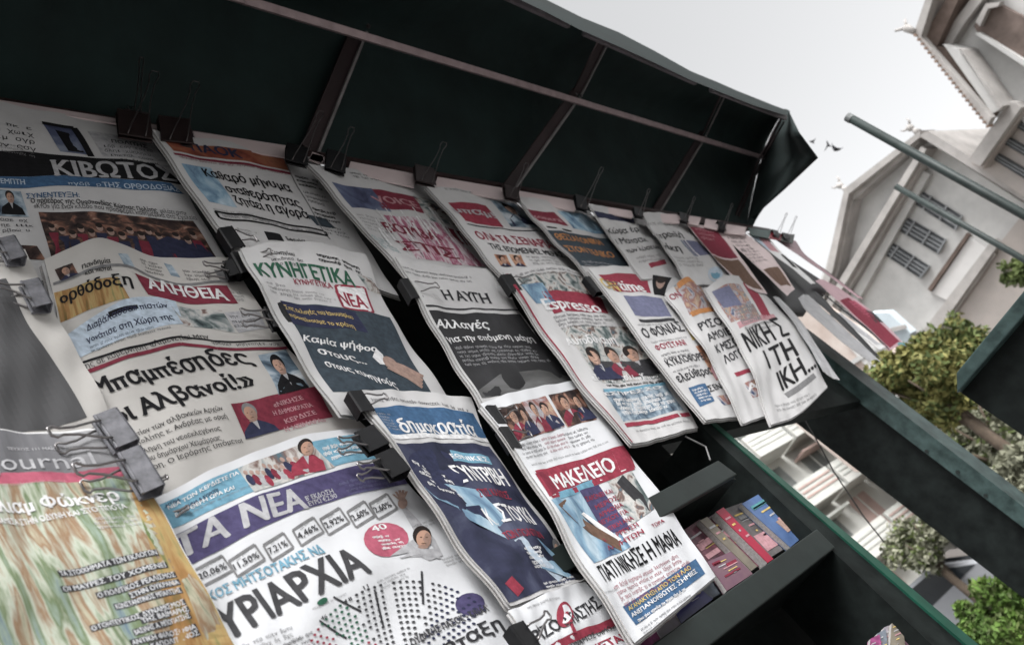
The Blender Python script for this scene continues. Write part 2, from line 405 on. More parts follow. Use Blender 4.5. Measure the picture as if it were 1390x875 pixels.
    def bust(s, f, cx, cy, r, suit='navy', hair='hair', asp=1.0, skin='skin', lay=2):
        """a small printed half-length portrait: shoulders, shirt, face with modelled shade, hair"""
        rx = r*asp; q = random.Random(int(cx*97+cy*31+r*501+len(PAGES)*7)); tl = q.uniform(-.25, .25)*rx
        s.poly(f, [(cx-2.0*rx, min(1, cy+3.4*r)), (cx-1.75*rx, cy+2.05*r), (cx-1.1*rx, cy+1.55*r), (cx-.4*rx, cy+1.05*r), (cx+.4*rx, cy+1.05*r), (cx+1.1*rx, cy+1.5*r), (cx+1.8*rx, cy+2.1*r), (cx+2.0*rx, min(1, cy+3.4*r))], suit, 'printed_figure', lay)
        s.poly(f, [(cx-.3*rx, cy+1.1*r), (cx+.3*rx, cy+1.1*r), (cx+.1*rx, min(1, cy+2.3*r))], 'light', 'printed_figure', lay+.4)
        s.ell(f, cx+tl*.3, cy-.2*r, rx*.86, r*1.0, hair, lay=lay+.5); s.ell(f, cx+tl, cy+.18*r, rx*.7, r*.9, 'face_tone', 'printed_figure', lay+1)
        s.ell(f, cx+tl+.34*rx, cy+.25*r, .34*rx, .72*r, 'face_shade', lay=lay+1.2); s.ell(f, cx+tl-.27*rx, cy+.02*r, .13*rx, .07*r, 'brown', lay=lay+1.5, n=8); s.ell(f, cx+tl+.27*rx, cy+.02*r, .13*rx, .07*r, 'brown', lay=lay+1.5, n=8); s.ell(f, cx+tl-.05*rx, cy+.98*r, .5*rx, .2*r, 'face_shade', lay=lay+1.1, n=10)
        s.poly(f, [(cx+tl-.06*rx, cy), (cx+tl+.12*rx, cy+.38*r), (cx+tl-.1*rx, cy+.38*r)], 'face_shade', lay=lay+1.4); s.ell(f, cx+tl, cy+.66*r, .26*rx, .06*r, 'brown', lay=lay+1.5, n=8)
    def line(s, pts, w, m='black', part='rule', lay=2):
        q = []
        for (a, b) in zip(pts[:-1], pts[1:]):
            k = max(2, int(math.hypot(b[0]-a[0], b[1]-a[1])/9)+1)
            pa, pb = s.inv(*a), s.inv(*b); seg = [pa*(1-t)+pb*t for t in np.linspace(0, 1, k)]
            q.append(seg)
        V = []; Fc = []
        asp = s.wu/s.wv
        for seg in q:
            d = (seg[-1]-seg[0])*(s.wu, s.wv); d /= np.linalg.norm(d)+1e-9; nrm = np.array((-d[1]/s.wu, d[0]/s.wv))*w*.01/2
            b = len(V)
            for p in seg: V += [p-nrm, p+nrm]
            for i in range(len(seg)-1): Fc.append((b+2*i, b+2*i+1, b+2*i+3, b+2*i+2))
        return s.put(part, V, Fc, mt(m), lay)
    def M(s, x1, y1, x2, y2, n, pitch, m='soft', fill=.95, xh=.5, lay=2, align='l', part='body_text', lenv=.25):
        """n lines of small print between the first baseline's two ends"""
        a, b = s.inv(x1, y1), s.inv(x2, y2); V = []; Fc = []; L = np.linalg.norm((b-a)*(s.wu, s.wv))
        heavy = m in ('black', 'navy', 'white'); pv = s.dv(a, pitch); hv = pv*xh; lw = max(.0011, hv*s.wv*.92); n_l = max(4, int(L/lw))
        for k in range(n):
            end = (1-lenv*random.random()) if n > 1 else 1
            st = 0 if align == 'l' else 1-end if align == 'r' else (1-end)/2; end = end if align == 'l' else 1 if align == 'r' else 1-(1-end)/2
            i = int(st*n_l); sp = random.randint(2, 8)
            while i < end*n_l:
                if sp == 0: sp = random.randint(2, 9); i += 1; continue
                sp -= 1
                t0 = i/n_l; wl = .26/n_l; base = a*(1-t0)+b*t0+(0, pv*k); du = (b-a)
                r = random.random()
                ch = random.choice(MICRO); co, fs, adv, _ = GL['r', ch]; bb = len(V); k_ = 1.02/max(adv, .3)/n_l; base = a*(1-t0)+b*t0+(0, pv*k)
                V.extend(base+np.outer(co[:, 0]*k_, b-a)-np.outer(co[:, 1]*hv*1.75, (0, 1))); Fc.extend(tuple(x+bb for x in f_) for f_ in fs)
                if heavy:
                    bb = len(V); V.extend(np.array(V[bb-len(co):bb])+(b-a)*.2/n_l); Fc.extend(tuple(x+bb for x in f_) for f_ in fs)
                i += 1
        if Fc: return s.put(part, V, Fc, mt(m), lay+(np.arange(len(V))*.37 % 1)*0)

chars = sorted(set("xABEZIKMNPTYXvoΑΒΓΔΕΖΗΘΙΚΛΜΝΞΟΠΡΣΤΥΦΧΨΩαβγδεζηθικλμνξοπρστυφχψωςάέήίόύώϊΪ0123456789%€.,:;!«»&'-·HVOICEONtimeESPROKJjournalkontraspressoEsw"))
chars = [c for c in chars if c != ' ']
load_glyphs(chars)


# ------------------------------------------------------------------ setting: ground, street, sky stays the world
ASPH = mat('asphalt', (.055, .055, .057), .9, .3, 3, bump=.3); PAVE = mat('pavement_slabs', (.26, .255, .25), .9, .2, 2)
g = MB(); g.box((-300, -300, -.5), (600, 400, -.02)); tag(g.build('ground', mat('earth', (.12, .11, .095), .95, .2, .5)), kind='structure')
g = MB(); g.box((9, -30, -.015), (16, 60, -.005)); tag(g.build('road', ASPH), kind='structure')
g = MB(); g.box((-30, -25, -.015), (8.9, 40, .0)); tag(g.build('pavement', PAVE), kind='structure')
kb = MB(); kb.box((8.9, -25, -.015), (9.05, 40, .12)); tag(kb.build('kerb', PAVE), kind='structure')

# ------------------------------------------------------------------ church
STONE = mat('pale_stucco', (.60, .60, .59), .9, .24, .8, coords='Object', tint=(.53, .525, .515), bump=.15, bscale=5, bdist=.02)
STONE2 = mat('pink_stucco', (.49, .45, .425), .9, .2, .8, tint=(.43, .39, .365))
TRIM = mat('moulding_stone', (.43, .41, .395), .9, .22, 1.3); SOFF = mat('eave_boards', (.14, .105, .09), .9, .3, 3)
DARKW = mat('window_dark', (.055, .06, .065), .4, .3, 2); SLAT = mat('window_slat', (.22, .23, .24), .7, .2, 4); BRN = mat('brown_recess', (.16, .125, .11), .9, .35, 2)
TILE = mat('roof_tile', (.28, .2, .16), .9, .3, 4)
class Plane:
    def __init__(s, p0, n): s.p = np.array(p0, float); s.n = np.array(n, float)/np.linalg.norm(n)
    def at(s, px, py, d=0):              # d metres in front of the plane, towards the camera
        r = ray(px, py); p0 = s.p-s.n*d; t = s.n.dot(p0-CAM)/s.n.dot(r); return CAM+r*t
    def prism(s, mb, pts, d=0, th=1, m=0): mb.poly_prism([s.at(a, b, d) for a, b in pts], s.n*(th), m)
FA = Plane(onX(1240, 330, 30), (.977, -.212, 0))
ch = empty('church_wing', FA.at(1262, 462), 'low gabled wing of the pale church with three tall slatted windows', 'church', 'church behind the kiosk')
b = MB(); FA.prism(b, [(1150, 262), (1247, 184), (1420, 295), (1347, 343), (1258, 459), (1180, 560), (1060, 500), (1120, 362)], 0, 9); b.build('wall', STONE, ch)
b = MB(); FA.prism(b, [(1258, 459), (1347, 343), (1420, 250), (1700, 430), (1550, 700), (1340, 760), (1180, 560)], .12, 9); b.build('lower_wall', STONE2, ch)
b = MB(); FA.prism(b, [(1250, 452), (1347, 325), (1356, 331), (1263, 462)], .45, .5); FA.prism(b, [(1255, 459), (1345, 340), (1352, 345), (1266, 466)], .3, .3); b.build('base_cornice', TRIM, ch)
for pts, d, th in (([(1104, 420), (1122, 362), (1146, 256), (1152, 263), (1131, 364), (1112, 424)], 1.0, 1.2), ([(1112, 424), (1131, 364), (1154, 268), (1158, 273), (1138, 368), (1120, 428)], .7, .9),
                   ([(1146, 256), (1249, 177), (1249, 186), (1152, 263)], 1.0, 1.2), ([(1153, 264), (1249, 188), (1248, 194), (1158, 272)], .7, .9)):
    b = MB(); FA.prism(b, pts, d, th); b.build('raking_cornice', TRIM, ch)
for pts, d in (([(1104, 437), (1250, 199), (1257, 203), (1112, 443)], .9), ([(1118, 440), (1254, 215), (1257, 217), (1122, 445)], .6)):
    b = MB(); FA.prism(b, pts, d, d); b.build('entablature', TRIM, ch)
b = MB(); FA.prism(b, [(1132, 438), (1253, 232), (1262, 237), (1144, 444)], .3, .3); b.build('frieze', STONE, ch)
b = MB(); FA.prism(b, [(1247, 184), (1260, 178), (1440, 290), (1430, 298)], 1.0, 8); b.build('eaves', TRIM, ch)
b = MB(); FA.prism(b, [(1259, 392), (1312, 316), (1316, 319), (1263, 396)], .2, .2); b.build('string_course', SOFF, ch)
b = MB(); FA.prism(b, [(1265, 397), (1317, 321), (1346, 341), (1298, 414)], .1, .1); b.build('rendered_panel', mat('white_stucco', (.62, .61, .6), .9, .06, 1), ch)
def slot(quad, parent, n=3):
    w = MB(); FA.prism(w, quad, .06, .05); w = w.build('window', DARKW, parent)
    q = [np.array(p, float) for p in quad]
    for k in range(1, n+1):
        t = k/(n+1); a, c = q[0]*(1-t)+q[1]*t, q[3]*(1-t)+q[2]*t; d = (q[1]-q[0])*.06
        s = MB(); FA.prism(s, [a-d, a+d, c+d, c-d], .14, .07); s.build('slat', SLAT, w)
    for t in (.0, .35, .68, 1):
        a, c = q[0]*(1-t)+q[3]*t, q[1]*(1-t)+q[2]*t; d = (q[3]-q[0])*.018
        s = MB(); FA.prism(s, [a-d, a+d, c+d, c-d], .18, .1); s.build('crossbar', SLAT, w)
for qd in ([(1186, 336), (1196, 320), (1261, 361), (1248, 377)], [(1207, 305), (1219, 288), (1283, 325), (1272, 344)], [(1229, 269), (1241, 253), (1305, 293), (1296, 312)]): slot(qd, ch)
for (a, c) in ((1150, 258), (1247, 180)):
    b = MB(); p = FA.at(a, c, .8)
    b.tube([p, p+(0, 0, .22)], [.13, .07], 8); b.tube([p+(0, 0, .2), p+(0, 0, .28), p+(0, 0, .4), p+(0, 0, .46)], [.05, .12, .12, .04], 8)
    b.tube([p+(0, 0, .35), p+(-.03, -.18, .5), p+(-.03, -.2, .62)], [.05, .04, .02], 6); b.tube([p+(0, 0, .35), p+(.03, .18, .46), p+(.03, .22, .56)], [.05, .04, .02], 6)
    b.build('acroterion', TRIM, ch, True)
# taller nave on the right
FB = Plane(onX(1330, 100, 27), (.95, -.30, 0))
def FBp(name, pts, d, th, m, par): b = MB(); FB.prism(b, pts, d, th); return b.build(name, m, par)
nv = empty('church_nave', FB.at(1420, 300), 'tall pale church nave with deep eaves and louvred openings rising out of frame', 'church', 'church behind the kiosk')
FBp('wall', [(1258, 48), (1280, -30), (1400, -160), (1600, -60), (1600, 330), (1420, 210), (1372, 142), (1352, 160)], 0, 9, STONE, nv)
FBp('lower_wall', [(1318, 219), (1340, 190), (1374, 146), (1500, 80), (1700, 300), (1600, 420), (1440, 300)], -.25, 9, STONE2, nv)
FBp('cornice', [(1314, 217), (1370, 138), (1378, 139), (1386, 146), (1330, 226)], .55, 2.2, TRIM, nv)
FBp('cornice', [(1318, 222), (1384, 147), (1390, 151), (1334, 230)], .25, 1, STONE2, nv)
FBp('eave', [(1240, 45), (1250, 50), (1345, 160), (1340, 172)], 1.3, .35, TRIM, nv)
FBp('soffit', [(1248, 50), (1272, 62), (1300, 72), (1352, 152), (1341, 170)], .8, .3, SOFF, nv)
FBp('pilaster', [(1280, 60), (1300, 66), (1358, 148), (1347, 154)], .95, .9, STONE, nv)
FBp('pilaster', [(1302, 66), (1307, 68), (1361, 144), (1357, 148)], 1.05, 1, TRIM, nv)
FBp('raking_cornice', [(1240, 46), (1264, -24), (1272, -20), (1250, 50)], 1.3, 1.4, TRIM, nv)
FBp('raking_cornice', [(1252, 50), (1284, 0), (1300, -24), (1310, -20), (1272, 62)], .9, .9, SOFF, nv)
FBp('horizontal_cornice', [(1277, 56), (1300, 22), (1340, -30), (1352, -24), (1310, 30), (1290, 62)], .5, .5, TRIM, nv)
wq = FBp('window', [(1322, 36), (1338, 8), (1356, 6), (1420, 40), (1420, 100), (1328, 46)], .3, .28, BRN, nv)
FBp('lintel', [(1324, 30), (1338, 5), (1358, 3), (1354, 9), (1341, 12), (1330, 36)], .55, .3, TRIM, wq)
FBp('sill', [(1323, 46), (1329, 44), (1420, 100), (1420, 110)], .5, .2, STONE, wq)
for qd in ([(1344, 214), (1351, 206), (1420, 246), (1412, 256)], [(1359, 193), (1366, 184), (1425, 218), (1418, 228)], [(1375, 170), (1381, 161), (1430, 190), (1424, 200)]):
    w = FBp('window', qd, -.15, .08, DARKW, nv)
    for t in (.33, .66):
        q = [np.array(p, float) for p in qd]; a, c = q[0]*(1-t)+q[1]*t, q[3]*(1-t)+q[2]*t; d = (q[1]-q[0])*.07
        FBp('slat', [a-d, a+d, c+d, c-d], -.06, .08, SLAT, w)
b = MB(); p = FB.at(1238, 42, 1.3)
b.tube([p+(0, 0, -.1), p+(0, 0, .2), p+(0, 0, .3)], [.09, .13, .06], 8); b.tube([p+(0, -.02, .2), p+(0, .2, .46)], [.06, .04]); b.tube([p+(0, 0, .2), p+(0, -.2, .4)], [.06, .03])
b.build('acroterion', TRIM, nv, True)
for i in range(22):        # tile ends along the eave
    t = i/21; a = (1241+t*98, 47+t*124); FBp('tile', [(a[0]-1.5, a[1]+.5), (a[0]+1, a[1]-1), (a[0]+2.4, a[1]+2), (a[0]-.3, a[1]+3.2)], 1.42, .4, TILE, nv)

# assumed buildings opposite, unseen, added to block low sky light
for i, (x0, x1, y, h) in enumerate(((-26, -9, -14, 9), (-8.8, 6, -14.5, 7.5), (6.2, 20, -14, 9))):
    ob = empty('blocker_building', ((x0+x1)/2, y, 0), ('tan', 'grey', 'cream')[i]+' building assumed across the street, unseen, added to block low sky light', 'building')
    b = MB(); b.box((x0, y-8, 0), (x1, y, h)); b.build('wall', mat('blocker_wall_%s' % ('tan', 'grey', 'cream')[i], ((.3, .28, .26), (.28, .28, .28), (.34, .33, .31))[i], .9, .15, 1), ob)
    wm = None
    for fl in range(int(h//3)):
        for k in range(int((x1-x0)//2.6)):
            xx = x0+.8+2.6*k; b = MB()
            if wm is None:
                b.box((0, 0, 0), (1.2, .05, 1.6)); w = b.build('window', DARKW, ob); wm = w.data
                for v_ in wm.vertices: v_.co += Vector(ob.location)
            else:
                w = bpy.data.objects.new('window', wm); C.objects.link(w); w.parent = ob
            w.location = Vector((xx-(x0+x1)/2, .004, .9+3*fl))+Vector((0, 0, 0)); 
# salmon annexe and white garden wall in front of the church
FC = Plane(onX(1180, 480, 22), (.97, -.24, 0))
an = empty('low_annexe', FC.at(1180, 560), 'low salmon-plastered annexe below the church, seen under the hanging magazines', 'building')
b = MB(); FC.prism(b, [(1060, 380), (1150, 440), (1228, 487), (1245, 500), (1290, 640), (1160, 640), (1060, 560)], 0, .4); b.build('wall', mat('salmon_plaster', (.52, .41, .36), .9, .14, 1.2, tint=(.56, .5, .46)), an)
b = MB(); FC.prism(b, [(1150, 468), (1172, 452), (1236, 500), (1216, 548), (1196, 520)], .05, .04); b.build('parapet', mat('white_stucco', (.62, .61, .6), .9, .06, 1), an)
b = MB(); FC.prism(b, [(1150, 492), (1200, 462), (1204, 466), (1154, 497)], .08, .06); b.build('string_course', STONE, an)
b = MB(); FC.prism(b, [(1186, 498), (1200, 493), (1214, 508), (1198, 514)], .05, .04); b.build('window', BRN, an)
FD = Plane(onX(1210, 450, 18), (.97, -.24, 0))
lw = empty('stone_block', FD.at(1225, 490), 'pale blue-white painted block behind the tips of the magazines', 'wall')
b = MB(); FD.prism(b, [(1180, 425), (1205, 424), (1236, 452), (1230, 476), (1205, 468)], 0, .3); b.build('wall', mat('bluish_paint', (.55, .62, .66), .8, .12, 2), lw)
b = MB(); FD.prism(b, [(1206, 446), (1226, 441), (1229, 446), (1210, 451)], .12, .1); b.build('ledge', TRIM, lw)

# apartment block seen between the cabinet and the post
FE = Plane(onX(1100, 640, 33), (.28, .96, 0))
ap = empty('apartment_block', FE.at(1210, 745), 'white apartment block with rows of balconies seen past the cabinet edge', 'building')
WHT = mat('white_render', (.64, .64, .61), .9, .14, .9, tint=(.5, .5, .47)); GRY = mat('balcony_grey', (.50, .51, .48), .9, .2, 1); WIN = mat('flat_window', (.17, .18, .175), .3, .4, 1); RUST = mat('awning_rust', (.42, .31, .28), .9, .2, 1)  # GRY is a plain greyer render mixed among the white balconies
U_ = np.cross((0, 0, 1), FE.n); U_ = U_ if U_[0] > 0 else -U_
P0 = FE.at(1100, 640); a0 = P0.dot(U_)
def ab(u0, u1, z0, z1, d0, d1, name, m, par=ap):
    b = MB(); base = P0-U_*0; P = []
    for z in (z0, z1):
        for (u, d) in ((u0, d0), (u1, d0), (u1, d1), (u0, d1)): p = P0+U_*u-FE.n*d; P.append((p[0], p[1], z))
    b.hexa(P); return b.build(name, m, par)
ab(-14, 7.5, 0, 16, -8, 0, 'wall', WHT)
for fl in range(6):
    z = .6+2.7*fl
    for k in range(8):
        u = -13.4+2.6*k
        ab(u, u+2.35, z+.0, z+.16, 0.003, 1.25, 'balcony_slab', WHT)
        bal = ab(u, u+2.35, z+.162, z+1.05, 1.12, 1.24, 'balcony', WHT if (k+fl) % 3 else GRY)
        for r_ in range(3): ab(u+.06, u+2.29, z+.34+.22*r_, z+.42+.22*r_, 1.243, 1.27, 'slat', GRY if (k+fl) % 3 else RUST, bal)
        w = ab(u+.5, u+1.8, z+.2, z+2.4, .003, .05, 'window', WIN if (k*7+fl) % 4 else RUST)
        ab(u+1.12, u+1.18, z+.2, z+2.4, .053, .09, 'frame', WHT, w)
        if (k+2*fl) % 3 == 0: ab(u+.1, u+2.2, z+2.15, z+2.25, .06, .8, 'sunshade', RUST if k % 2 else GRY)
ab(7.5, 12, 0, 5.5, -6, -.2, 'side_wall', mat('tan_plaster', (.5, .45, .38), .9, .15, 1))
# tan pavilion further right
FF = Plane(onX(1310, 780, 17), (.75, .66, 0)); pv = empty('street_pavilion', FF.at(1315, 800), 'small tan pavilion with pale frame near the green hedge', 'building')
for nm, pts, d, th, m in (('wall', [(1285, 765), (1308, 752), (1352, 792), (1325, 840), (1270, 820)], 0, 2, 'tan_plaster'), ('frame', [(1303, 750), (1310, 746), (1362, 790), (1352, 795)], .15, .3, 'pale_stucco'),
                          ('lower_wall', [(1262, 800), (1268, 790), (1314, 822), (1300, 840)], .2, .2, 'balcony_grey')):
    b = MB(); FF.prism(b, pts, d, th); b.build(nm, MATS[m], pv)

# ------------------------------------------------------------------ trees and hedges
def leafmat(n, c, t):
    m = mat(n, c, .7, .35, 3.5, tint=t); return m
LV = [leafmat('leaf_yellow_green', (.13, .145, .04), (.24, .22, .08)), leafmat('leaf_mid_green', (.06, .09, .03), (.11, .14, .045)), leafmat('leaf_olive_grey', (.14, .15, .10), (.27, .27, .2)), leafmat('leaf_fresh_green', (.06, .12, .025), (.12, .2, .04))]
BARK = mat('bark', (.11, .085, .065), .95, .3, 12, bump=.5)
def tree(name, px, py, dist, rpx, leaf, label, cat, n=2600, group=None, leafsz=.05, trunk=True, squash=.85, leaf2=None):
    c = onX(px, py, dist); R = rpx*np.linalg.norm(c-CAM)/F*.9; rs = np.random.RandomState(int(px))
    t = empty(name, (c[0], c[1], 0), label, cat, group)
    if trunk:
        b = MB(); base = np.array((c[0], c[1], 0)); h = c[2]-.2*R
        b.tube([base, base+(.05*R, .03*R, .4*h), base+(-.03*R, .05*R, .75*h), (c[0], c[1], h)], [.1*R+.05, .08*R+.03, .07*R+.02, .05*R], 8)
        for k in range(6):
            a = k*1.05; e = c+np.array((math.cos(a)*.55, math.sin(a)*.55, .15+.35*rs.rand()))*R
            s = base+(0, 0, h*(.6+.06*k)); b.tube([s, (s+e)/2+(0, 0, .1*R), e], [.05*R, .035*R, .012*R], 6)
        b.build('trunk', BARK, t, True)
    cl = []
    for k in range(60):
        d = rs.normal(size=3); d /= np.linalg.norm(d); r = R*(.25+.65*rs.rand()); cl.append((c+d*r*(1, 1, squash), R*(.13+.22*rs.rand())))
    V = []; Fc = []; ms = []
    n = int(n*2.6)
    for k in range(n):
        cc, cr = cl[rs.randint(len(cl))]; d = rs.normal(size=3); d /= np.linalg.norm(d); p = cc+d*cr*(rs.rand()**.4)
        if p[2] < .05: continue
        a = rs.normal(size=3); a /= np.linalg.norm(a); q = np.cross(a, rs.normal(size=3)); q /= np.linalg.norm(q); sz = leafsz*(.6+.8*rs.rand())*max(1, R/1.3)
        b0 = len(V); V += [p-a*sz, p-q*sz*.45, p+a*sz, p+q*sz*.45]; Fc.append((b0, b0+1, b0+2, b0+3)); ms.append(int(rs.rand() < .3))
    mesh('crown', V, Fc, [leaf, leaf2 or leaf], t, ms)
    return t
tree('round_shrub_tree', 1256, 522, 11, 74, LV[0], 'yellow-green rounded tree left of the dark cabinet door', 'tree', 5200, leaf2=LV[1])
tree('round_shrub_tree', 1300, 468, 15, 44, LV[1], 'small darker green bush just above the yellow-green tree', 'tree', 1800, leaf2=LV[0])
tree('olive_tree', 1332, 596, 13, 80, LV[2], 'grey-green olive tree below the corner of the cabinet door', 'tree', 4200, leaf2=LV[1])
tree('olive_tree', 1385, 655, 10.5, 58, LV[2], 'pale dusty olive tree at the right edge of the picture', 'tree', 2600)
tree('olive_tree', 1248, 742, 14, 50, LV[2], 'thin grey-green tree between the cabinet edge and the green post', 'tree', 2200, leaf2=LV[1])
tree('round_hedge', 1365, 845, 6.2, 58, LV[3], 'dense fresh green hedge plant at the lower right corner', 'shrub', 6500, leafsz=.028, leaf2=LV[1], trunk=False)
tree('climbing_bush', 1382, 370, 19, 26, LV[1], 'dark green bush growing beside the church wall at the right edge', 'shrub', 1300)

# ------------------------------------------------------------------ cars in the street
GLASS = mat('car_glass', (.03, .035, .04), .08, .1, 3, spec=.6); TYRE = mat('tyre', (.02, .02, .02), .9, .2, 30); CHR = mat('rim', (.4, .4, .42), .3, .1, 9, metal=.8)
def car(label, pos, rz, paint, group='cars parked along the street'):
    t = empty('parked_car', (0, 0, 0)); tag(t, label, 'car', group)
    prof = [(-2.05, .35), (-2.1, .75), (-1.95, .95), (-1.2, 1.02), (-.55, 1.45), (.7, 1.5), (1.45, 1.08), (1.95, 1.0), (2.1, .8), (2.1, .35)]
    b = MB(); b.poly_prism([(x, -.85, z) for x, z in prof], (0, 1.7, 0)); b.build('body', paint, t, bevel=.06)
    for sy in (-1, 1):
        b = MB(); b.poly_prism([(x, sy*.856, z) for x, z in ((-1.05, 1.03), (-.52, 1.38), (.05, 1.41), (.05, 1.03))], (0, sy*.01, 0)); b.build('side_window', GLASS, t)
        b = MB(); b.poly_prism([(x, sy*.856, z) for x, z in ((.12, 1.03), (.12, 1.41), (.66, 1.43), (1.25, 1.06))], (0, sy*.01, 0)); b.build('side_window', GLASS, t)
        for x in (-1.3, 1.3):
            w = MB(); w.tube([(x, sy*.70, .32), (x, sy*.87, .32)], .32, 18); w = w.build('wheel', TYRE, t)
            r = MB(); r.tube([(x, sy*.868, .32), (x, sy*.885, .32)], .19, 12); r.build('rim', CHR, w)
    for P in ([(-1.17, -.7, 1.06), (-1.17, .7, 1.06), (-.6, .62, 1.44), (-.6, -.62, 1.44)], [(1.42, -.7, 1.12), (1.42, .7, 1.12), (.78, .62, 1.49), (.78, -.62, 1.49)]):
        b = MB(); b.poly_prism(P, (-.03 if P[0][0] < 0 else .03, 0, .03)); b.build('windscreen', GLASS, t)
    for sy in (-.6, .6):
        b = MB(); b.box((-2.13, sy-.15, .66), (-2.06, sy+.15, .8)); b.build('headlight', mat('lamp_glass', (.7, .7, .7), .1, .05, 5), t)
        b = MB(); b.box((2.06, sy-.15, .72), (2.13, sy+.15, .86)); b.build('tail_light', mat('tail_red', (.5, .03, .03), .2, .1, 5), t)
    t.matrix_world = Matrix.Translation(Vector(pos))@Matrix.Rotation(rz, 4, 'Z'); return t
WCAR = mat('white_paint', (.62, .62, .62), .25, .04, 2, spec=.5); SCAR = mat('silver_paint', (.35, .36, .38), .25, .05, 2, metal=.4); RCAR = mat('red_paint', (.3, .03, .03), .25, .1, 2)
p = onX(1205, 765, 19); car('white parked car furthest left, behind the thin grey-green tree', (p[0], p[1], 0), 1.9, WCAR)
p = onX(1262, 800, 15); car('silver parked car beside the tan pavilion', (p[0], p[1], 0), 1.7, SCAR)
p = onX(1215, 700, 24); car('red parked car, the farthest one in the street', (p[0], p[1], 0), 1.8, RCAR)

# ------------------------------------------------------------------ kiosk
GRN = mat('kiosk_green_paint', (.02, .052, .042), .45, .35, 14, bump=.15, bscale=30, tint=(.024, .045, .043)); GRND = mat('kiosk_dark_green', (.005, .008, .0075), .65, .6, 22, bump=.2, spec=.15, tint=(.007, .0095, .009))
GRNE = mat('kiosk_edge_green', (.008, .05, .033), .4, .3, 18); GREY = mat('shelf_lip_paint', (.013, .018, .0168), .5, .25, 14, bump=.1)
D = .63
kk = empty('kiosk_cabinet', (1.0, .8, 0), 'dark green steel kiosk cabinet with open book shelves under the newspapers', 'kiosk')
b = MB(); b.box((-1.6, .79, 0), (1.50, .83, 2.665)); b.box((1.50, .79, 1.62), (3.1, .83, 2.665)); b.build('back_panel', GRND, kk)
pe = []
P1, P2, P3, P4 = onY(945, 572, .650), onY(968, 572, .648), onY(1345, 888, .598), onY(1292, 900, .602)
b = MB(); b.poly_prism([P1, P2, P3, P4], (0, .15, 0)); b.build('side_panel', GRND, kk)
P1, P2, P3, P4 = onY(963, 572, .646), onY(970, 572, .646), onY(1345, 888, .595), onY(1329, 889, .595)
b = MB(); b.poly_prism([P1, P2, P3, P4], (0, .12, 0)); b.build('panel_edge', GRNE, kk)
b = MB(); b.box((-1.6, .645, 0), (1.40, .79, GZ-.32)); b.build('plinth', GRND, kk)
def lip(q, y0=.615, name='shelf_lip'):
    b = MB(); P = [onY(*p, y0) for p in q]; b.poly_prism(P, (0, .012, 0)); return b.build(name, GREY, kk, bevel=.002)
lip([(700, 770), (975, 624), (1001, 643), (726, 800)]); lip([(750, 968), (1109, 717), (1134, 742), (790, 1010)])
for (a, c) in ((990, 634), (1122, 730)):
    P = onY(a, c, .62); z = P[2]-.01; b = MB(); b.box((-1.6, .628, z-.012), (P[0], .79, z)); b.build('shelf', GRND, kk)
b = MB(); b.box((-1.6, .628, GZ-.155), (1.38, .79, GZ-.14)); b.build('shelf', GRND, kk)
# clear tray edge on the upper shelf
b = MB(); b.tube([onY(930, 592, .64), onY(958, 606, .64), onY(964, 624, .63)], .0016, 6); b.build('wire_divider', mat('wire_white', (.2, .2, .2), .4), kk)
# top rail the newspapers are clipped to
b = MB(); b.beam(onY(-120, 122, .70), onY(1046, 314, .70), .02, .02); b.build('hanging_rail', mat('rail_maroon', (.035, .02, .02), .5, .3, 20), kk)
b = MB()
for a, y in ((-120, .66),): pass
# post
po = empty('corner_post', (2.6, .83, 0), 'thick dark green steel post rising behind the last newspapers', 'post')
def onPost(px, py, x): return onX(px, py, x)
b = MB()
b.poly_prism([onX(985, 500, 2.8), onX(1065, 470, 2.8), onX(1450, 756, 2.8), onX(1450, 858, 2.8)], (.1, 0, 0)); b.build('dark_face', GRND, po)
b = MB(); b.poly_prism([onX(1048, 456, 2.78), onX(1076, 446, 2.78), onX(1450, 734, 2.78), onX(1450, 762, 2.78)], (.13, 0, 0)); b.build('lit_edge', mat('post_green', (.020, .042, .040), .42, .45, 26, bump=.35, bscale=45, tint=(.034, .056, .054)), po)  # lighter green puts the light on this side into the colour
for (a, c) in ((1258, 612), (1300, 640), (1338, 672)):
    b = MB(); p = onX(a, c, 2.78); b.tube([p+(.002, 0, 0), p-(.004, 0, 0)], .006, 10); b.build('bolt', GREY, po)
b = MB(); b.tube([onX(1085, 556, 2.7), onX(1102, 585, 2.7), onX(1132, 640, 2.7), onX(1172, 700, 2.7), onX(1200, 735, 2.7)], .0025, 6)
tag(b.build('hanging_cable', mat('cable', (.05, .05, .05), .6)), 'thin grey cable hanging in front of the green post', 'cable')
# open cabinet door on the right
dr = empty('cabinet_door', onX(1345, 560, 1.9), 'open dark green steel cabinet door at the right edge', 'cabinet door')
z0 = onX(1298, 535, 1.9); dirY = np.array((0, -1, 0))
A_, B_ = onX(1298, 533, 1.9), onX(1420, 384, 1.9); C_, D_ = onX(1450, 620, 1.9), onX(1450, 633, 1.9)
b = MB(); b.poly_prism([onX(1303, 532, 1.9), onX(1420, 396, 1.9), onX(1560, 520, 1.9), onX(1500, 668, 1.9)], (.06, 0, 0)); b.build('door_panel', GRND, dr, bevel=.002)
b = MB(); b.poly_prism([onX(1298, 506, 1.86), onX(1420, 358, 1.86), onX(1420, 394, 1.86), onX(1299, 534, 1.86)], (.05, 0, 0)); b.build('door_rim', mat('post_green', (.022, .045, .043)), dr, bevel=.003)
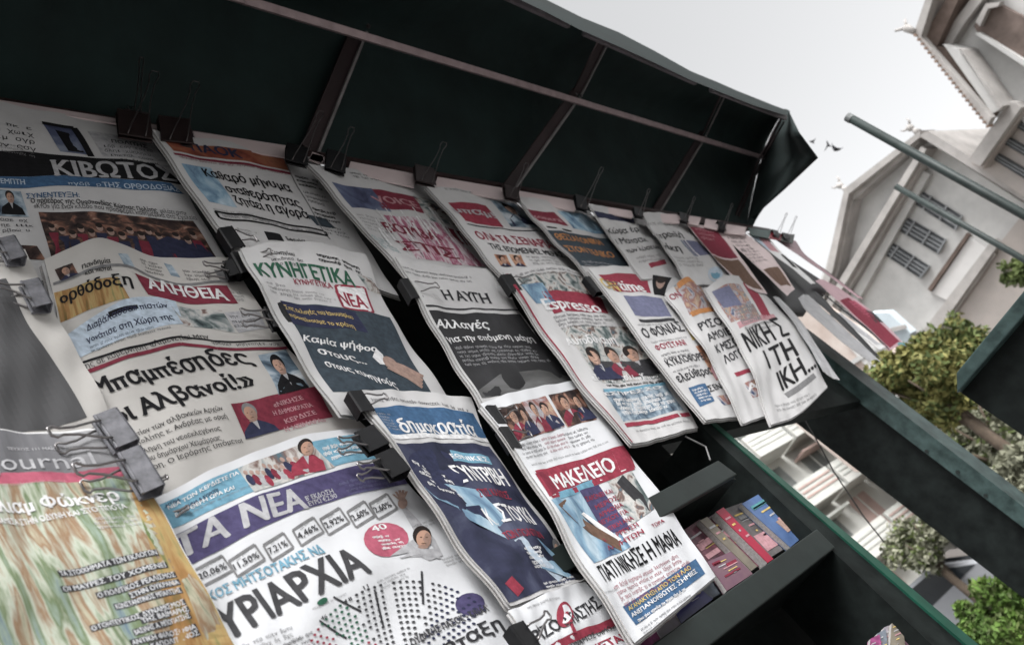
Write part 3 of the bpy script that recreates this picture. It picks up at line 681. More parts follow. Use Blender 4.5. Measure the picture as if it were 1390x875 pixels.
# poles
PG = mat('pole_green', (.030, .040, .038), .5, .3, 20)
b = MB(); b.tube([onX(1155, 161, 3.6), onX(1400, 297, 3.6), onX(2300, 800, 3.6)], [.019, .019, .019], 12); po1 = b.build('sign_pole', PG, None, True)
tag(po1, 'long dark green pole crossing in front of the church', 'pole')
cap = MB(); cap.tube([onX(1150, 158.5, 3.6), onX(1156, 162, 3.6)], .0205, 12); cap.build('pole_cap', mat('pole_cap_grey', (.2, .21, .21), .5), po1).matrix_parent_inverse = po1.matrix_world.inverted()
po1.children[0].location = Vector(po1.children[0].location)
b = MB(); b.tube([onX(1216, 253, 5.5), onX(1390, 352, 5.5), onX(2300, 870, 5.5)], .02, 10)
tag(b.build('sign_pole', PG, None, True), 'second shorter green pole lower down in front of the church windows', 'pole')
for (a, c, s, r, lb) in ((1104, 194, .05, .5, 'smallest dark bird in the white sky, nearest the awning tip'), (1126, 198, .08, -.3, 'dark bird with spread wings in the white sky'), (1134, 204, .085, 1.2, 'lowest dark bird in the white sky, close behind another')):
    p = onX(a, c, 16); b = MB(); b.tube([p+(-s, 0, 0), p+(-s*.4, 0, .02), p+(s*.5, 0, .02), p+(s, 0, 0)], [.01, s*.28, s*.22, .01], 6)
    o = b.build('bird', mat('bird_dark', (.04, .04, .045), .8), None, True)
    tag(o, lb, 'bird', 'birds in the sky')
    b = MB()
    for sg in (-1, 1):
        b.add([np.array(v_)+np.array(o.location) for v_ in ((.04, 0, .02), (-.05, 0, .02), (-.06, sg*s*1.0, s*.5), (-.12, sg*s*1.5, s*.2), (.0, sg*s*.9, s*.6))], [(0, 1, 2, 4), (4, 2, 3)])
    w = b.build('wings', MATS['bird_dark'], o); w.matrix_parent_inverse.identity(); w.rotation_euler = (r, 0, r)

# awning
aw = empty('kiosk_awning', onY(500, 200, .6), 'raised dark green canvas awning on a steel frame above the newspapers', 'awning')
def fabric():
    # control lines: pixels + distance from the facade
    L = [([(-260, 122), (60, 164), (420, 219), (700, 270), (900, 303), (1016, 320)], [.72]*6),
         ([(-420, -110), (20, -60), (330, -5), (640, 86), (880, 160), (1040, 208)], [.43, .43, .43, .43, .43, .43]),
         ([(-300, -330), (100, -250), (420, -110), (700, -14), (940, 95), (1070, 149)], [.17]*6)]
    rows = [[onY(*p, y) for p, y in zip(ps, ys)] for ps, ys in L]
    P = np.array(rows); nu, nv = 60, 24
    Qs = np.array([hermite([0, .25, .45, .67, .87, 1], r, np.linspace(0, 1, nu+1)) for r in P])
    G = np.array([hermite([0, .55, 1], Qs[:, i], np.linspace(0, 1, nv+1)) for i in range(nu+1)])
    return G
G = fabric(); nu, nv = G.shape[0]-1, G.shape[1]-1
CANV = mat('awning_canvas', (.007, .017, .016), .85, .35, 5, bump=.4, bscale=12, bdist=.01); TOPC = mat('awning_canvas_top', (.006, .013, .0125), .8, .25, 6)
def sheet(name, G, th, mats, par, ripple=0):
    G = G.copy()
    du = np.gradient(G, axis=0); dv = np.gradient(G, axis=1); n = np.cross(du, dv); n /= np.linalg.norm(n, axis=-1, keepdims=True)
    if n[nu//2, nv//2][2] > 0: n = -n                   # n points down/out to the viewer
    uu, vv = np.meshgrid(np.arange(G.shape[0]), np.arange(G.shape[1]), indexing='ij')
    if ripple: G -= n*(ripple*(np.sin(uu*.9+vv*.2)+np.sin(uu*.37-vv*.4)))[..., None]
    A = (G+n*0).reshape(-1, 3); B = (G-n*th).reshape(-1, 3); k = len(A); a, c = G.shape[:2]; I = lambda i, j: i*c+j; Fc = []; ms = []
    for i in range(a-1):
        for j in range(c-1): f = (I(i, j), I(i+1, j), I(i+1, j+1), I(i, j+1)); Fc += [f, tuple(k+x for x in f[::-1])]; ms += [0, 1]
    for i in range(a-1):
        for j in (0, c-1): Fc.append((I(i, j), I(i+1, j), k+I(i+1, j), k+I(i, j))); ms.append(1)
    for j in range(c-1):
        for i in (0, a-1): Fc.append((I(i, j), I(i, j+1), k+I(i, j+1), k+I(i, j))); ms.append(1)
    return mesh(name, np.vstack((A, B)), Fc, mats, par, ms, True)
up = np.array((0, .011, .020))
sheet('canopy', G+up, .003, [CANV, TOPC], aw, .0015)
def lineat(v, u0, u1, k=30, off=(0, 0, 0)):
    out = []
    for t in np.linspace(u0, u1, k):
        x = t*nu; i = min(int(x), nu-1); y = v*nv; j = min(int(y), nv-1); a, c = x-i, y-j
        out.append((G[i, j]*(1-a)+G[i+1, j]*a)*(1-c)+(G[i, j+1]*(1-a)+G[i+1, j+1]*a)*c+np.array(off))
    return out
STEEL = mat('strut_steel', (.34, .265, .27), .5, .2, 25, metal=.2, bump=.1); FRM = mat('frame_steel', (.17, .155, .165), .5, .25, 20, metal=.2); RIB = mat('rib_steel', (.02, .011, .012), .6, .3, 14); RIBL = mat('rib_edge', (.16, .15, .15), .55, .3, 20)
def bar(name, pa, pb, w, h, m, upv=(0, .5, .86), bev=.001): b = MB(); b.beam(pa, pb, w, h, upv); return b.build(name, m, aw, bevel=bev)
bar('long_strut', onY(-60, -118, .405), onY(330, 0, .405), .018, .014, STEEL)
bar('long_strut', onY(330.3, .1, .405), onY(1036, 214, .405), .019, .014, STEEL)
fr_ = [(300, -160), (700, -4), (1068, 158)]
bar('front_bar', onY(-200, -330, .165), onY(640, -27, .165), .020, .014, FRM)
for a, c in (((648, -24), (772, 33)), ((793, 43), (944, 111)), ((965, 120), (1066, 160))): bar('front_bar', onY(*a, .165), onY(*c, .165), .022, .014, FRM)
ribs = [[(556, -80, .18), (514, 0, .36), (430, 208, .70)], [(828, 52, .18), (788, 130, .40), (690, 268, .71)], [(987, 124, .18), (958, 185, .40), (893, 292, .71)], [(1064, 166, .18), (1036, 214, .40), (1000, 300, .70)]]
for i, r in enumerate(ribs):
    pts = [onY(*p) for p in r]
    w = .05 if i < 3 else .014
    b = MB()
    for p_, q_ in zip(pts[:-1], pts[1:]):
        b.beam(p_+(-.02, 0, .006), q_+(-.02, 0, .006), w, .005, (0, .5, .86))
    rb = b.build('rib', RIB, aw)
    b = MB()
    for p_, q_ in zip(pts[:-1], pts[1:]): b.beam(p_+(.004, 0, .002), q_+(.004, 0, .002), .008, .006, (0, .5, .86))
    b.build('rib_flange', RIBL if i < 3 else RIB, rb)
for (a, c) in ((499, 37), (788, 131), (781, 129), (957, 186)):
    p = onY(a, c, .39); b = MB(); b.tube([p, p+(0, -.006, -.003)], .0055, 10); o = b.build('bolt', mat('bolt_dark', (.03, .025, .025), .5), aw)
# side flap, a soft triangle of canvas hanging from the awning's end
inn = [G[-1][j]+np.array((-.01, .006, .012)) for j in (nv, int(nv*.78), int(nv*.55), int(nv*.28), 0)]
out = [onY(1071, 150, .16), onY(1086, 180, .155), onY(1112, 215, .20), onY(1066, 258, .43), onY(1016, 302, .70)]
FG = np.array([[[np.interp(t_, [0, .25, .5, .75, 1], np.array(A_)[:, k_]) for k_ in range(3)] for t_ in np.linspace(0, 1, 21)] for A_ in (inn, out)])
FG = np.array([[FG[0][i]*(1-t)+FG[1][i]*t+np.array((.02*math.sin(math.pi*t), 0, .01*math.sin(t*9))) for t in np.linspace(0, 1, 9)] for i in range(21)])
sv = (nu, nv); nu, nv = 20, 8; sheet('side_flap', FG, .003, [CANV, TOPC], aw); nu, nv = sv
# gathered canvas edge above the front bar
b = MB(); tops = [(-300, -392), (150, -224), (560, -62), (640, -40), (700, -16), (742, 0), (790, 24), (840, 44), (890, 70), (938, 97), (975, 112), (1020, 132), (1069, 150)]
bots = [(-300, -374), (150, -208), (556, -50), (640, -28), (700, -3), (742, 17), (786, 40), (846, 66), (892, 87), (940, 110), (975, 124), (1020, 142), (1067, 157)]
for i in range(len(tops)-1):
    b.hexa([onY(*bots[i], .150), onY(*bots[i+1], .150), onY(*bots[i+1], .156), onY(*bots[i], .156), onY(*tops[i], .148), onY(*tops[i+1], .148), onY(*tops[i+1], .158), onY(*tops[i], .158)])
b.build('valance', TOPC, aw)

# ------------------------------------------------------------------ newspapers and magazines
GN = 'newspapers clipped to the kiosk rack'
def strip(pg, q, m=PAPERP):
    """folded edge of the sheet above the clip line"""
    P = [onY(a, b, .64) for a, b in q]; b = MB(); b.poly_prism(P, (0, .004, 0)); return b.build('folded_edge', m, pg.root)

# --- col 1 top
p = Page('newspaper', 'broadsheet with black and blue masthead and wide group photo, top left of the rack', 'newspaper',
    [[(-110, 120), (70, 150), (214, 176)], [(-90, 238), (95, 253), (262, 276)], [(-60, 392), (120, 378), (322, 372)]], y=.635, group=GN, inner=2)
strip(p, [(-110, 118), (165, 162), (214, 170), (214, 176), (-110, 126)])
p.Q([(-80, 197), (215, 223), (250, 252), (-66, 237)], 'black', 'masthead')
p.Q([(-66, 237), (232, 249), (250, 264), (-60, 256)], 'blue', 'masthead_strip')
p.T('ΚΙΒΩΤΟΣ', 76, 239, 240, 247, 23, 'light', serif=True, part='title')
p.T('ΤΗΣ ΟΡΘΟΔΟΞΙΑΣ', 140, 254, 244, 261, 7, 'pale', part='subtitle'); p.T('ΠΕΜΠΤΗ', -6, 249, 34, 251, 7, 'pale', part='subtitle'); p.M(92, 251, 138, 253, 1, 8, 'pale')
p.M(-30, 163, 44, 178, 4, 9, 'soft', align='c'); p.M(0, 196, 46, 205, 3, 5, 'grey')
p.Q([(57, 167), (100, 174), (122, 211), (82, 206)], 'shadow', 'photograph'); p.line([(57, 167), (100, 174), (124, 213)], 1.2, 'black')
f = p.fr([(57, 167), (100, 174), (122, 211), (82, 206)]); p.poly(f, [(.3, .2), (.7, .25), (.85, .95), (.3, .95)], 'black'); 
p.Q([(118, 178), (205, 190), (226, 220), (140, 213)], 'light', 'text_panel', lay=1)
p.T('ΠΟΛΙΤΗΣ', 152, 194, 200, 202, 5, 'soft', part='headline'); p.M(140, 200, 208, 207, 4, 6.5, 'soft', align='c')
p.Q([(205, 190), (211, 193), (236, 224), (226, 220)], 'slate', 'photograph')
p.T('ΣΥΝΕΝΤΕΥΞΗ:', 36, 270, 108, 268, 6.5, 'blue', part='kicker')
p.T('Ο πρόεδρος της Ομοσπονδίας Κώστας Πολίτης', 42, 276, 214, 289, 6.5, 'black', part='headline'); p.T('μιλάει στην', 218, 289, 254, 292, 6, 'black', False, part='headline')
p.T('«ΚτΟ» για έναν κλάδο που προσφέρει καθημερινά στα Σχολεία', 46, 283, 268, 299, 6.5, 'black', False, part='headline')
f = p.Q([(52, 288), (262, 300), (304, 362), (70, 352)], 'crowd', 'photograph')
for i in range(16):
    cx = .06+.058*i; cy = .35+.2*((i*7) % 5)/5; p.ell(f, cx, cy, .02, .07, 'skin', lay=3); p.ell(f, cx, cy-.05, .021, .05, 'hair', lay=3.4); p.poly(f, [(cx-.035, 1), (cx-.03, cy+.1), (cx+.03, cy+.1), (cx+.035, 1)], 'navy' if i % 3 else 'maroon', lay=2.6)
p.poly(f, [(.62, .6), (.75, .4), (.96, .55), (1, 1), (.6, 1)], 'navy', lay=4)
f = p.Q([(-6, 257), (28, 260), (40, 295), (-2, 293)], 'cool', 'photograph'); p.bust(f, .5, .25, .2, 'black')
p.M(0, 300, 44, 302, 3, 8, 'soft'); f = p.Q([(24, 333), (50, 334), (62, 353), (34, 352)], 'crowd', 'photograph')
# --- col 1 middle
p = Page('newspaper', 'cream broadsheet with maroon banner and large two-line serif headline, left column', 'newspaper',
    [[(60, 352), (140, 322), (225, 351), (314, 350)], [(76, 428), (160, 396), (258, 410), (346, 404)], [(92, 505), (192, 474), (285, 463), (386, 464)], [(140, 596), (250, 548), (342, 527), (436, 516)], [(205, 712), (310, 655), (402, 617), (504, 592)]],
    y=.615, vs=[0, .22, .42, .7, 1], paper=PAPERC, group=GN, inner=2, rolly=.012)
p.line([(72, 386), (137, 362), (182, 364), (240, 386), (318, 382)], .5, 'grey')
f = p.Q([(74, 366), (98, 357), (106, 372), (82, 383)], 'crowd', 'photograph'); p.bust(f, .5, .35, .3, 'navy')
p.T('Πανδημία', 112, 366, 150, 357, 6, 'black', part='headline'); p.T('και πιστοί', 116, 374, 152, 367, 6, 'black', part='headline')
p.Q([(160, 344), (173, 345), (184, 365), (170, 362)], 'cool', 'photograph'); p.M(190, 353, 218, 360, 4, 5.5, 'soft', align='c')
p.Q([(222, 357), (233, 360), (245, 377), (232, 374)], 'cool', 'photograph'); p.M(248, 369, 288, 371, 3, 6, 'soft'); p.Q([(290, 366), (304, 368), (310, 382), (298, 380)], 'grey', 'photograph')
f = p.Q([(72, 398), (160, 376), (176, 405), (82, 438)], 'rust', 'photograph', lay=1)
p.T('ορθόδοξη', 82, 413, 180, 388, 15, 'black', serif=True, part='title')
p.Q([(182, 372), (222, 382), (308, 388), (322, 412), (262, 410), (196, 402)][:0] or [(183, 371), (308, 388), (323, 412), (201, 400)], 'maroon', 'masthead', lay=2)
p.T('ΑΛΗΘΕΙΑ', 203, 392, 311, 409, 17, 'white', serif=True, part='title', lay=4, mid=(255, 404)); p.M(312, 398, 328, 399, 3, 6, 'grey')
p.Q([(88, 456), (236, 404), (250, 440), (104, 488)], 'pale', 'text_panel', lay=1)
p.Q([(146, 424), (186, 414), (188, 419), (149, 431)], 'black', 'kicker', lay=2)
p.T('Διαβάλασσα» πιστών', 118, 450, 228, 418, 7.5, 'navy', part='headline'); p.T('γονάτισε στη Χώρη της', 118, 466, 236, 434, 7.5, 'navy', part='headline'); p.M(122, 473, 230, 441, 2, 6, 'slate')
f = p.Q([(230, 412), (300, 420), (322, 452), (250, 442)], 'street', 'photograph'); p.Q([(304, 424), (350, 420), (362, 446), (324, 452)], 'light', 'printed_panel'); p.M(312, 432, 344, 430, 3, 7, 'soft')
p.line([(100, 497), (192, 469), (244, 457), (290, 463), (386, 462)], .35, 'black'); p.line([(108, 509), (196, 479), (246, 467), (294, 473), (392, 472)], .7, 'maroon')
p.T('της σε κυβέρνηση: «Λιμενετία! Μην', 112, 503, 284, 460, 7, 'black', False, True, part='kicker', mid=(196, 474)); p.M(288, 467, 380, 469, 1, 8, 'soft')
p.T('Μπαμπέσηδες', 132, 538, 345, 494, 25, 'black', serif=True, part='headline', mid=(240, 508))
p.T('οι Αλβανοί!»', 160, 577, 348, 522, 25, 'black', serif=True, part='headline', mid=(255, 542))
for i, (s_, a, b_) in enumerate((('αντίον των αλβανικών Αρχών', (176, 596), (303, 557)), ('πολίτης κ. Ανδρέας με ορμή', (186, 604), (309, 568)), ('λληψη του νεοεκλεγέντος', (190, 617), (300, 584)), ('του δημάρχου Χειμάρρας', (198, 627), (300, 597)), ('λίρη. Ο Ιερόρτης υποκατάσσεται', (198, 641), (330, 601)))):
    p.T(s_.replace('ρρ', 'ρ').replace('ποκατάσσεται', 'πόμετοι') if i == 4 else s_, a[0], a[1], b_[0], b_[1], 7, 'black', False, True, part='body_text')
f = p.Q([(350, 482), (388, 474), (420, 526), (378, 536)], 'cool', 'photograph'); p.bust(f, .5, .33, .24, 'black', 'black')
f = p.Q([(313, 548), (352, 541), (378, 584), (334, 596)], 'maroon', 'photograph'); p.bust(f, .5, .32, .24, 'navy', 'grey', 1.1)
p.Q([(352, 541), (430, 524), (452, 566), (378, 584)], 'maroon', 'printed_panel')
for k, (s_, a) in enumerate((('«ΝΙΚΗΣΕ', 0), ('Η ΔΗΜΟΚΡΑΤΙΑ', 1), ('ΚΕΡΔΙΣΕ', 2), ('Η ΧΕΙΜΑΡΑ»', 3))): p.T(s_, 366+8*a+(6 if a % 2 == 0 else -2), 553+11*a, 412+9*a+(0 if a % 2 == 0 else 4), 542+10*a, 6.5, 'rose', serif=True, part='headline')
# --- grey page
p = Page('loose_poster_page', 'blank grey poster page with a cream margin at the far left', 'page',
    [[(-170, 352), (-60, 345), (34, 338)], [(-140, 450), (-30, 440), (78, 430)], [(-100, 540), (10, 530), (120, 498)], [(-70, 625), (40, 606), (152, 572)]], y=.575, vs=[0, .4, .75, 1], group='sheets clipped at the far left', inner=1, paper=PAPERC, tilt=.02, rolly=.01)
p.Q([(-165, 372), (8, 378), (118, 566), (-80, 600)], 'poster', 'printed_panel')
# --- magazine 'journal'
p = Page('magazine', 'glossy magazine with grey title band and a painted meadow cover, bottom left', 'magazine',
    [[(-125, 588), (0, 583), (145, 583)], [(-100, 662), (25, 654), (186, 645)], [(-50, 800), (95, 778), (250, 745)], [(45, 1010), (190, 975), (350, 925)]], y=.555, vs=[0, .17, .5, 1], paper=GLOSSY, tilt=.02, thick=.003, group='sheets clipped at the far left', rolly=.012)
p.Q([(-124, 588), (146, 586), (176, 632), (-104, 652)], 'grey2', 'title_band'); p.Q([(-104, 652), (176, 631), (186, 643), (-100, 664)], 'pink', 'rule')
p.Q([(-100, 664), (186, 643), (348, 925), (44, 1008)], 'paint', 'cover_picture', lay=1)
p.Q([(196, 664), (188, 652), (300, 830), (345, 920)][:0] or [(172, 648), (187, 645), (347, 925), (250, 950)], 'rust', 'cover_picture', lay=1.6)
p.T('journal', -8, 641, 131, 630, 22, 'light', False, part='title', lay=4); p.T('ΤΕΥΧΟΣ 111 ΜΑΪΟΣ 2023', 10, 611, 104, 608, 4, 'light', part='issue_line')
p.M(2, 660, 90, 655, 1, 6, 'rose', lay=3)
p.T('ιλλιαμ Φώκνερ', -18, 695, 164, 679, 17, 'white', serif=True, part='headline', lay=4); p.T('ΝΑΜΕΣΑ ΣΤΗΝ ΟΔΥΝΗ ΚΑΙ ΣΤΟ ΤΙΠΟΤΑ', -4, 711, 173, 690, 8, 'white', part='headline', lay=4)
p.M(118, 709, 184, 701, 3, 7, 'light', align='r', lay=4)
for s_, a, b_ in (('ΤΑ ΣΤΟΙΧΗΜΑΤΑ ΤΩΝ ΕΚΛΟΓΩΝ', (82, 782), (213, 753)), ('ΟΙ ΜΑΥΡΕΣ ΤΟΥ ΧΟΜΕΝΕΪ', (86, 803), (226, 770)), ('Ο ΠΟΛΙΤΙΚΟΣ ΡΕΑΛΙΣΜΟΣ', (134, 812), (238, 783)), ('ΣΤΗΝ ΟΥΚΡΑΝΙΑ', (178, 812), (243, 793)), ('ΚΩΝΣΤΑΝΤΙΝΟΣ ΜΠΑΛΤΣΗΣ', (158, 827), (246, 804)), ('Ο ΓΟΗΤΕΥΤΙΚΟΣ ΔΥΝΑΜΙΣΜΟΣ', (126, 857), (251, 820)), ('ΤΗΣ ΒΑΪΜΑΡΗΣ', (194, 846), (256, 829)), ('ΒΑΣΙΛΗΣ Α. ΜΠΟΓΙΑΤΖΗΣ', (184, 862), (258, 838)), ('ΑΝΤΙΚΗ ΦΙΛΟΣΟΦΙΑ', (180, 876), (266, 853)), ('ΚΑΠΟΛΙΤΑΝΟΣ', (206, 880), (270, 861))):
    s_ = s_.replace('Ζ', 'Σ'); a_, b2 = np.array(a, float), np.array(b_, float); h = 7.5
    dn = np.array((3.2, 6.5)); q = [a_-dn*1.1-(2, 0), b2-dn*1.1+(2, 0), b2+dn*.15+(2, 0), a_+dn*.15-(2, 0)]
    p.Q([tuple(x) for x in q], 'soft', 'text_backing', lay=2.6); p.T(s_, a_[0], a_[1], b2[0], b2[1], 7.0, 'white_newsprint', part='headline', lay=4)
# --- ΤΑ ΝΕΑ
p = Page('newspaper', 'large white newspaper with purple title banner and huge black headline, bottom left centre', 'newspaper',
    [[(178, 694), (300, 630), (400, 594), (507, 578)], [(205, 742), (320, 684), (425, 649), (533, 622)], [(224, 786), (330, 730), (445, 684), (557, 656)], [(262, 892), (392, 830), (512, 770), (638, 738)], [(335, 1075), (482, 1003), (622, 945), (764, 915)]],
    y=.595, vs=[0, .12, .22, .5, 1], paper=PAPERW, group=GN, inner=2, rolly=.01, tilt=.05)
p.Q([(205, 690), (330, 632), (352, 664), (222, 722)], 'sky', 'banner_panel', lay=1); p.Q([(420, 600), (500, 588), (522, 620), (450, 634)], 'sky', 'banner_panel', lay=1)
f = p.Q([(322, 636), (420, 600), (455, 634), (345, 668)], 'street', 'photograph', lay=2)
for i in range(14): a = .05+.065*i; b_ = .25+.3*((i*5) % 4)/4; p.ell(f, a, b_, .025, .09, 'skin', lay=3.6); p.ell(f, a, b_+.3, .04, .22, ('navy', 'maroon', 'light', 'red')[i % 4], lay=3.2)
f2 = p.fr([(390, 600), (450, 588), (458, 636), (398, 648)]); p.bust(f2, .35, .3, .2, 'red', 'hair', 1.0, lay=5)
for s_, a, b_, c_ in (('ΝΕΑ ΤΩΝ ΚΕΡΔΙΣΤΕ ΓΙΑ', (228, 692), (324, 644), 'white'), ('ΕΛΕΥΘΕΡΗ ΩΡΑ ΚΑΙ', (238, 702), (318, 664), 'white'), ('ΑΘΗΝΑ & ΚΟΡΩΠΙ', (248, 694), (296, 668), 'navy')):
    p.T(s_, a[0], a[1], b_[0], b_[1], 5, c_, part='banner_text', lay=4)
p.T('ΑΓΓΛΙΑ', 224, 690, 244, 680, 4.5, 'navy', part='banner_text', lay=4); p.M(436, 612, 500, 600, 3, 8, 'white', align='r', lay=4)
p.M(258, 698, 395, 644, 1, 5, 'grey')
p.Q([(212, 731), (352, 667), (460, 641), (540, 629), (558, 657)][:0] or [(204, 740), (534, 624), (556, 656), (222, 786)], 'purple', 'masthead', lay=2)
p.T('ΤΑ ΝΕΑ', 240, 762, 418, 690, 31, 'light', part='title', lay=4, mid=(340, 714))
p.T("Β' ΕΚΔΟΣΗ", 416, 680, 453, 669, 6.5, 'light', part='edition'); p.T('ΕΥΡΩ €2.90', 420, 687, 458, 675, 6.5, 'light', part='price')
p.M(456, 661, 526, 645, 4, 6, 'lilac', align='r', lay=4)
bx = [('20,06%', 270, 788, 308, 771), ('11,50%', 319, 774, 352, 756), ('7,21%', 366, 752, 391, 740), ('4,46%', 406, 732, 432, 719), ('2,92%', 443, 717, 467, 706), ('2,60%', 480, 707, 501, 697), ('2,60%', 510, 696, 532, 687)]
for s_, a, b_, c_, d_ in bx:
    p.T(s_, a, b_, c_, d_, 8.5, 'soft', part='percentage')
    o = [(a-9, b_-12), (c_-7, d_-17), (c_+7, d_+3), (a+3, b_+9)]; p.line(o+[o[0]], .28, 'grey', 'box_outline'); p.M(a+2, b_-12, c_-8, d_-14, 1, 5, 'grey')
p.T('ΚΟΣ ΜΗΤΣΟΤΑΚΗΣ ΝΔ', 285, 816, 441, 750, 13, 'sky', part='subheadline', mid=(366, 781))
p.T('ΥΡΙΑΡΧΙΑ', 306, 873, 504, 777, 44, 'charcoal', part='headline', mid=(412, 818))
f = p.fr([(490, 706), (560, 706), (560, 756), (490, 756)]); p.ell(f, .48, .52, .43, .48, 'pink', 'round_sticker'); p.T('40', 507, 722, 526, 717, 9, 'white', part='sticker_text', lay=4); p.M(506, 731, 541, 727, 4, 6.5, 'white', lay=4, align='c')
f = p.fr([(548, 712), (592, 712), (592, 756), (548, 756)]); p.bust(f, .5, .42, .3, 'light', 'hair', 1.1, lay=3)
f = p.fr([(505, 720), (640, 740), (660, 800), (525, 800)])
p.poly(f, [(.1, .45), (.3, .35), (.5, .45), (.66, .3), (.62, 0), (.52, -.4), (.45, -.7), (.40, -.7), (.5, 0), (.36, .25)], 'light', lay=2)
f = p.fr([(528, 664), (560, 664), (560, 694), (528, 694)])
for k in range(5): a = -.9+k*.35; p.poly(f, [(.5-.05, .55), (.5+math.sin(a)*.45-.05, .55-math.cos(a)*.5), (.5+math.sin(a)*.45+.06, .55-math.cos(a)*.5), (.5+.08, .6)], 'skin', 'printed_hand', 3+k*.1)
p.ell(f, .55, .66, .2, .25, 'skin', 'printed_hand', 4)
# seat chart: fans of dots
V = {k: ([], []) for k in ('red', 'green', 'navy', 'charcoal')}
cx_, cy_ = 556, 936
for ring in range(12):
    r = 62+8*ring
    for a in np.arange(-72, 52, 4.9*(100/r)**.9):
        if (a+90) % 21 < 3: continue
        col = 'red' if a < -46 else 'green' if a < -28 else 'charcoal' if a < 26 else 'navy'
        if col == 'green' and ring < 4: col = 'red'
        t = math.radians(a-8); x_, y_ = cx_+math.sin(t)*r, cy_-math.cos(t)*r*.98
        if y_ > 884: continue
        c_ = p.inv(x_, y_); vs_, fs_ = V[col]; b_ = len(vs_)
        vs_ += [c_+np.array((.0044*math.cos(x)*1.4, .0036*1.4*math.sin(x))) for x in np.linspace(0, 2*math.pi, 6, endpoint=False)]; fs_.append(tuple(range(b_, b_+6)))
for k, (vs_, fs_) in V.items():
    if vs_: p.put('seat_chart', vs_, fs_, mt(k), 3)
for a, b_ in (((433, 842), (470, 866)), ((452, 810), (490, 830)), ((508, 800), (520, 850)), ((572, 775), (574, 820))): p.line([a, b_], .25, 'soft')
for s_, a, b_, c_, d_ in (('46', 436, 842, 444, 838), ('18', 470, 818, 478, 814), ('11', 494, 800, 500, 797)): p.T(s_, a, b_, c_, d_, 5, 'soft', part='chart_label')
p.M(424, 828, 470, 806, 1, 5, 'grey'); f = p.fr([(428, 815), (446, 806), (446, 820), (428, 824)]); p.ell(f, .5, .5, .4, .4, 'green')
p.M(330, 880, 410, 848, 3, 9, 'grey'); p.M(372, 885, 428, 858, 3, 8, 'soft')
f = p.fr([(615, 800), (660, 800), (660, 836), (615, 836)]); p.ell(f, .5, .55, .45, .42, 'purple', 'printed_dome', rot=-.4)
p.T('ΟΥΛΑΚΗΣ ΠΑΣΟΚ - ΚΙΝΑΛ', 560, 877, 664, 829, 10, 'charcoal', part='subheadline'); p.T('ηταξη', 608, 888, 684, 853, 19, 'soft', part='headline'); p.Q([(560, 868), (658, 818), (662, 822), (564, 874)], 'light', 'rule')

p.M(560, 716, 590, 706, 2, 5, 'grey'); p.M(512, 792, 560, 770, 3, 5, 'grey'); p.M(600, 760, 640, 748, 3, 5, 'grey'); p.M(296, 800, 340, 780, 1, 5, 'grey'); p.M(594, 852, 600, 850, 1, 5)
# --- col 2
p = Page('newspaper', 'newspaper with orange photo strip and three-line black headline under the awning', 'newspaper',
    [[(206, 176), (320, 193), (432, 216)], [(268, 264), (372, 288), (484, 312)], [(330, 362), (430, 368), (540, 404)]], y=.64, group=GN, inner=2)
strip(p, [(262, 178), (398, 199), (394, 214), (268, 196)]); strip(p, [(424, 206), (440, 212), (436, 222), (420, 216)])
p.Q([(222, 190), (384, 212), (392, 232), (236, 205)], 'fire', 'photo_strip'); p.T('ΠΑΟΚ', 262, 205, 330, 216, 14, 'navy', part='headline', lay=4)
p.line([(236, 209), (394, 236)], .8, 'maroon'); p.M(244, 214, 390, 238, 1, 5, 'maroon')
p.Q([(246, 222), (286, 228), (322, 282), (284, 274)], 'ice', 'photograph')
p.T('Καθαρό μήνυμα', 280, 240, 397, 262, 13.5, 'black', part='headline'); p.T('σταθερότητας', 310, 261, 410, 283, 13.5, 'black', part='headline'); p.T('ζητάει η αγορά', 322, 277, 421, 298, 13.5, 'black', part='headline')
p.M(290, 285, 372, 300, 2, 5, 'grey'); o = [(292, 287), (440, 314), (444, 320), (298, 296)]; p.line(o+[o[0]], .7, 'black', 'box_outline'); p.M(302, 294, 438, 318, 1, 6, 'soft', lay=3)
p.M(306, 308, 350, 318, 2, 6, 'grey'); p.Q([(358, 314), (380, 318), (386, 328), (364, 326)], 'black', 'badge'); p.T('Εφετία', 390, 326, 416, 330, 6, 'black', part='headline'); p.M(340, 325, 356, 328, 1, 6)
for k in range(4): p.M(400+k*12, 240+k*22, 432+k*12, 248+k*22, 3, 6.5, 'soft' if k % 2 else 'black')
p.Q([(416, 291), (442, 297), (456, 310), (430, 306)], 'slate', 'photograph'); p.line([(384, 212), (448, 325)], .3, 'grey')
p = Page('newspaper', 'hunting newspaper with tall green title and a hand photographed on navy', 'newspaper',
    [[(326, 338), (415, 325), (495, 347)], [(363, 405), (450, 414), (534, 430)], [(462, 564), (548, 566), (634, 572)]], y=.618, vs=[0, .36, 1], group=GN, rolly=.008)
p.T('Κυνηγίου', 368, 345, 400, 348, 5.5, 'black', part='headline'); p.M(368, 354, 412, 356, 2, 7, 'soft'); p.M(430, 347, 488, 366, 2, 7, 'black')
p.T('ΚΥΝΗΓΕΤΙΚΑ', 354, 374, 483, 390, 20, 'green', part='title'); p.T('ΚΥΝΗΓΕΤΙΚΑ', 400, 386, 452, 392, 8, 'red', part='subtitle')
p.Q([(455, 388), (495, 391), (507, 424), (466, 417)], 'white', 'printed_panel', border='red', bw=.5); p.T('ΝΕΑ', 464, 413, 500, 419, 19, 'red', part='title')
p.Q([(484, 372), (504, 378), (520, 400), (500, 394)], 'street', 'photograph'); p.M(362, 384, 392, 390, 3, 6, 'grey'); p.M(396, 396, 454, 404, 3, 5, 'grey')
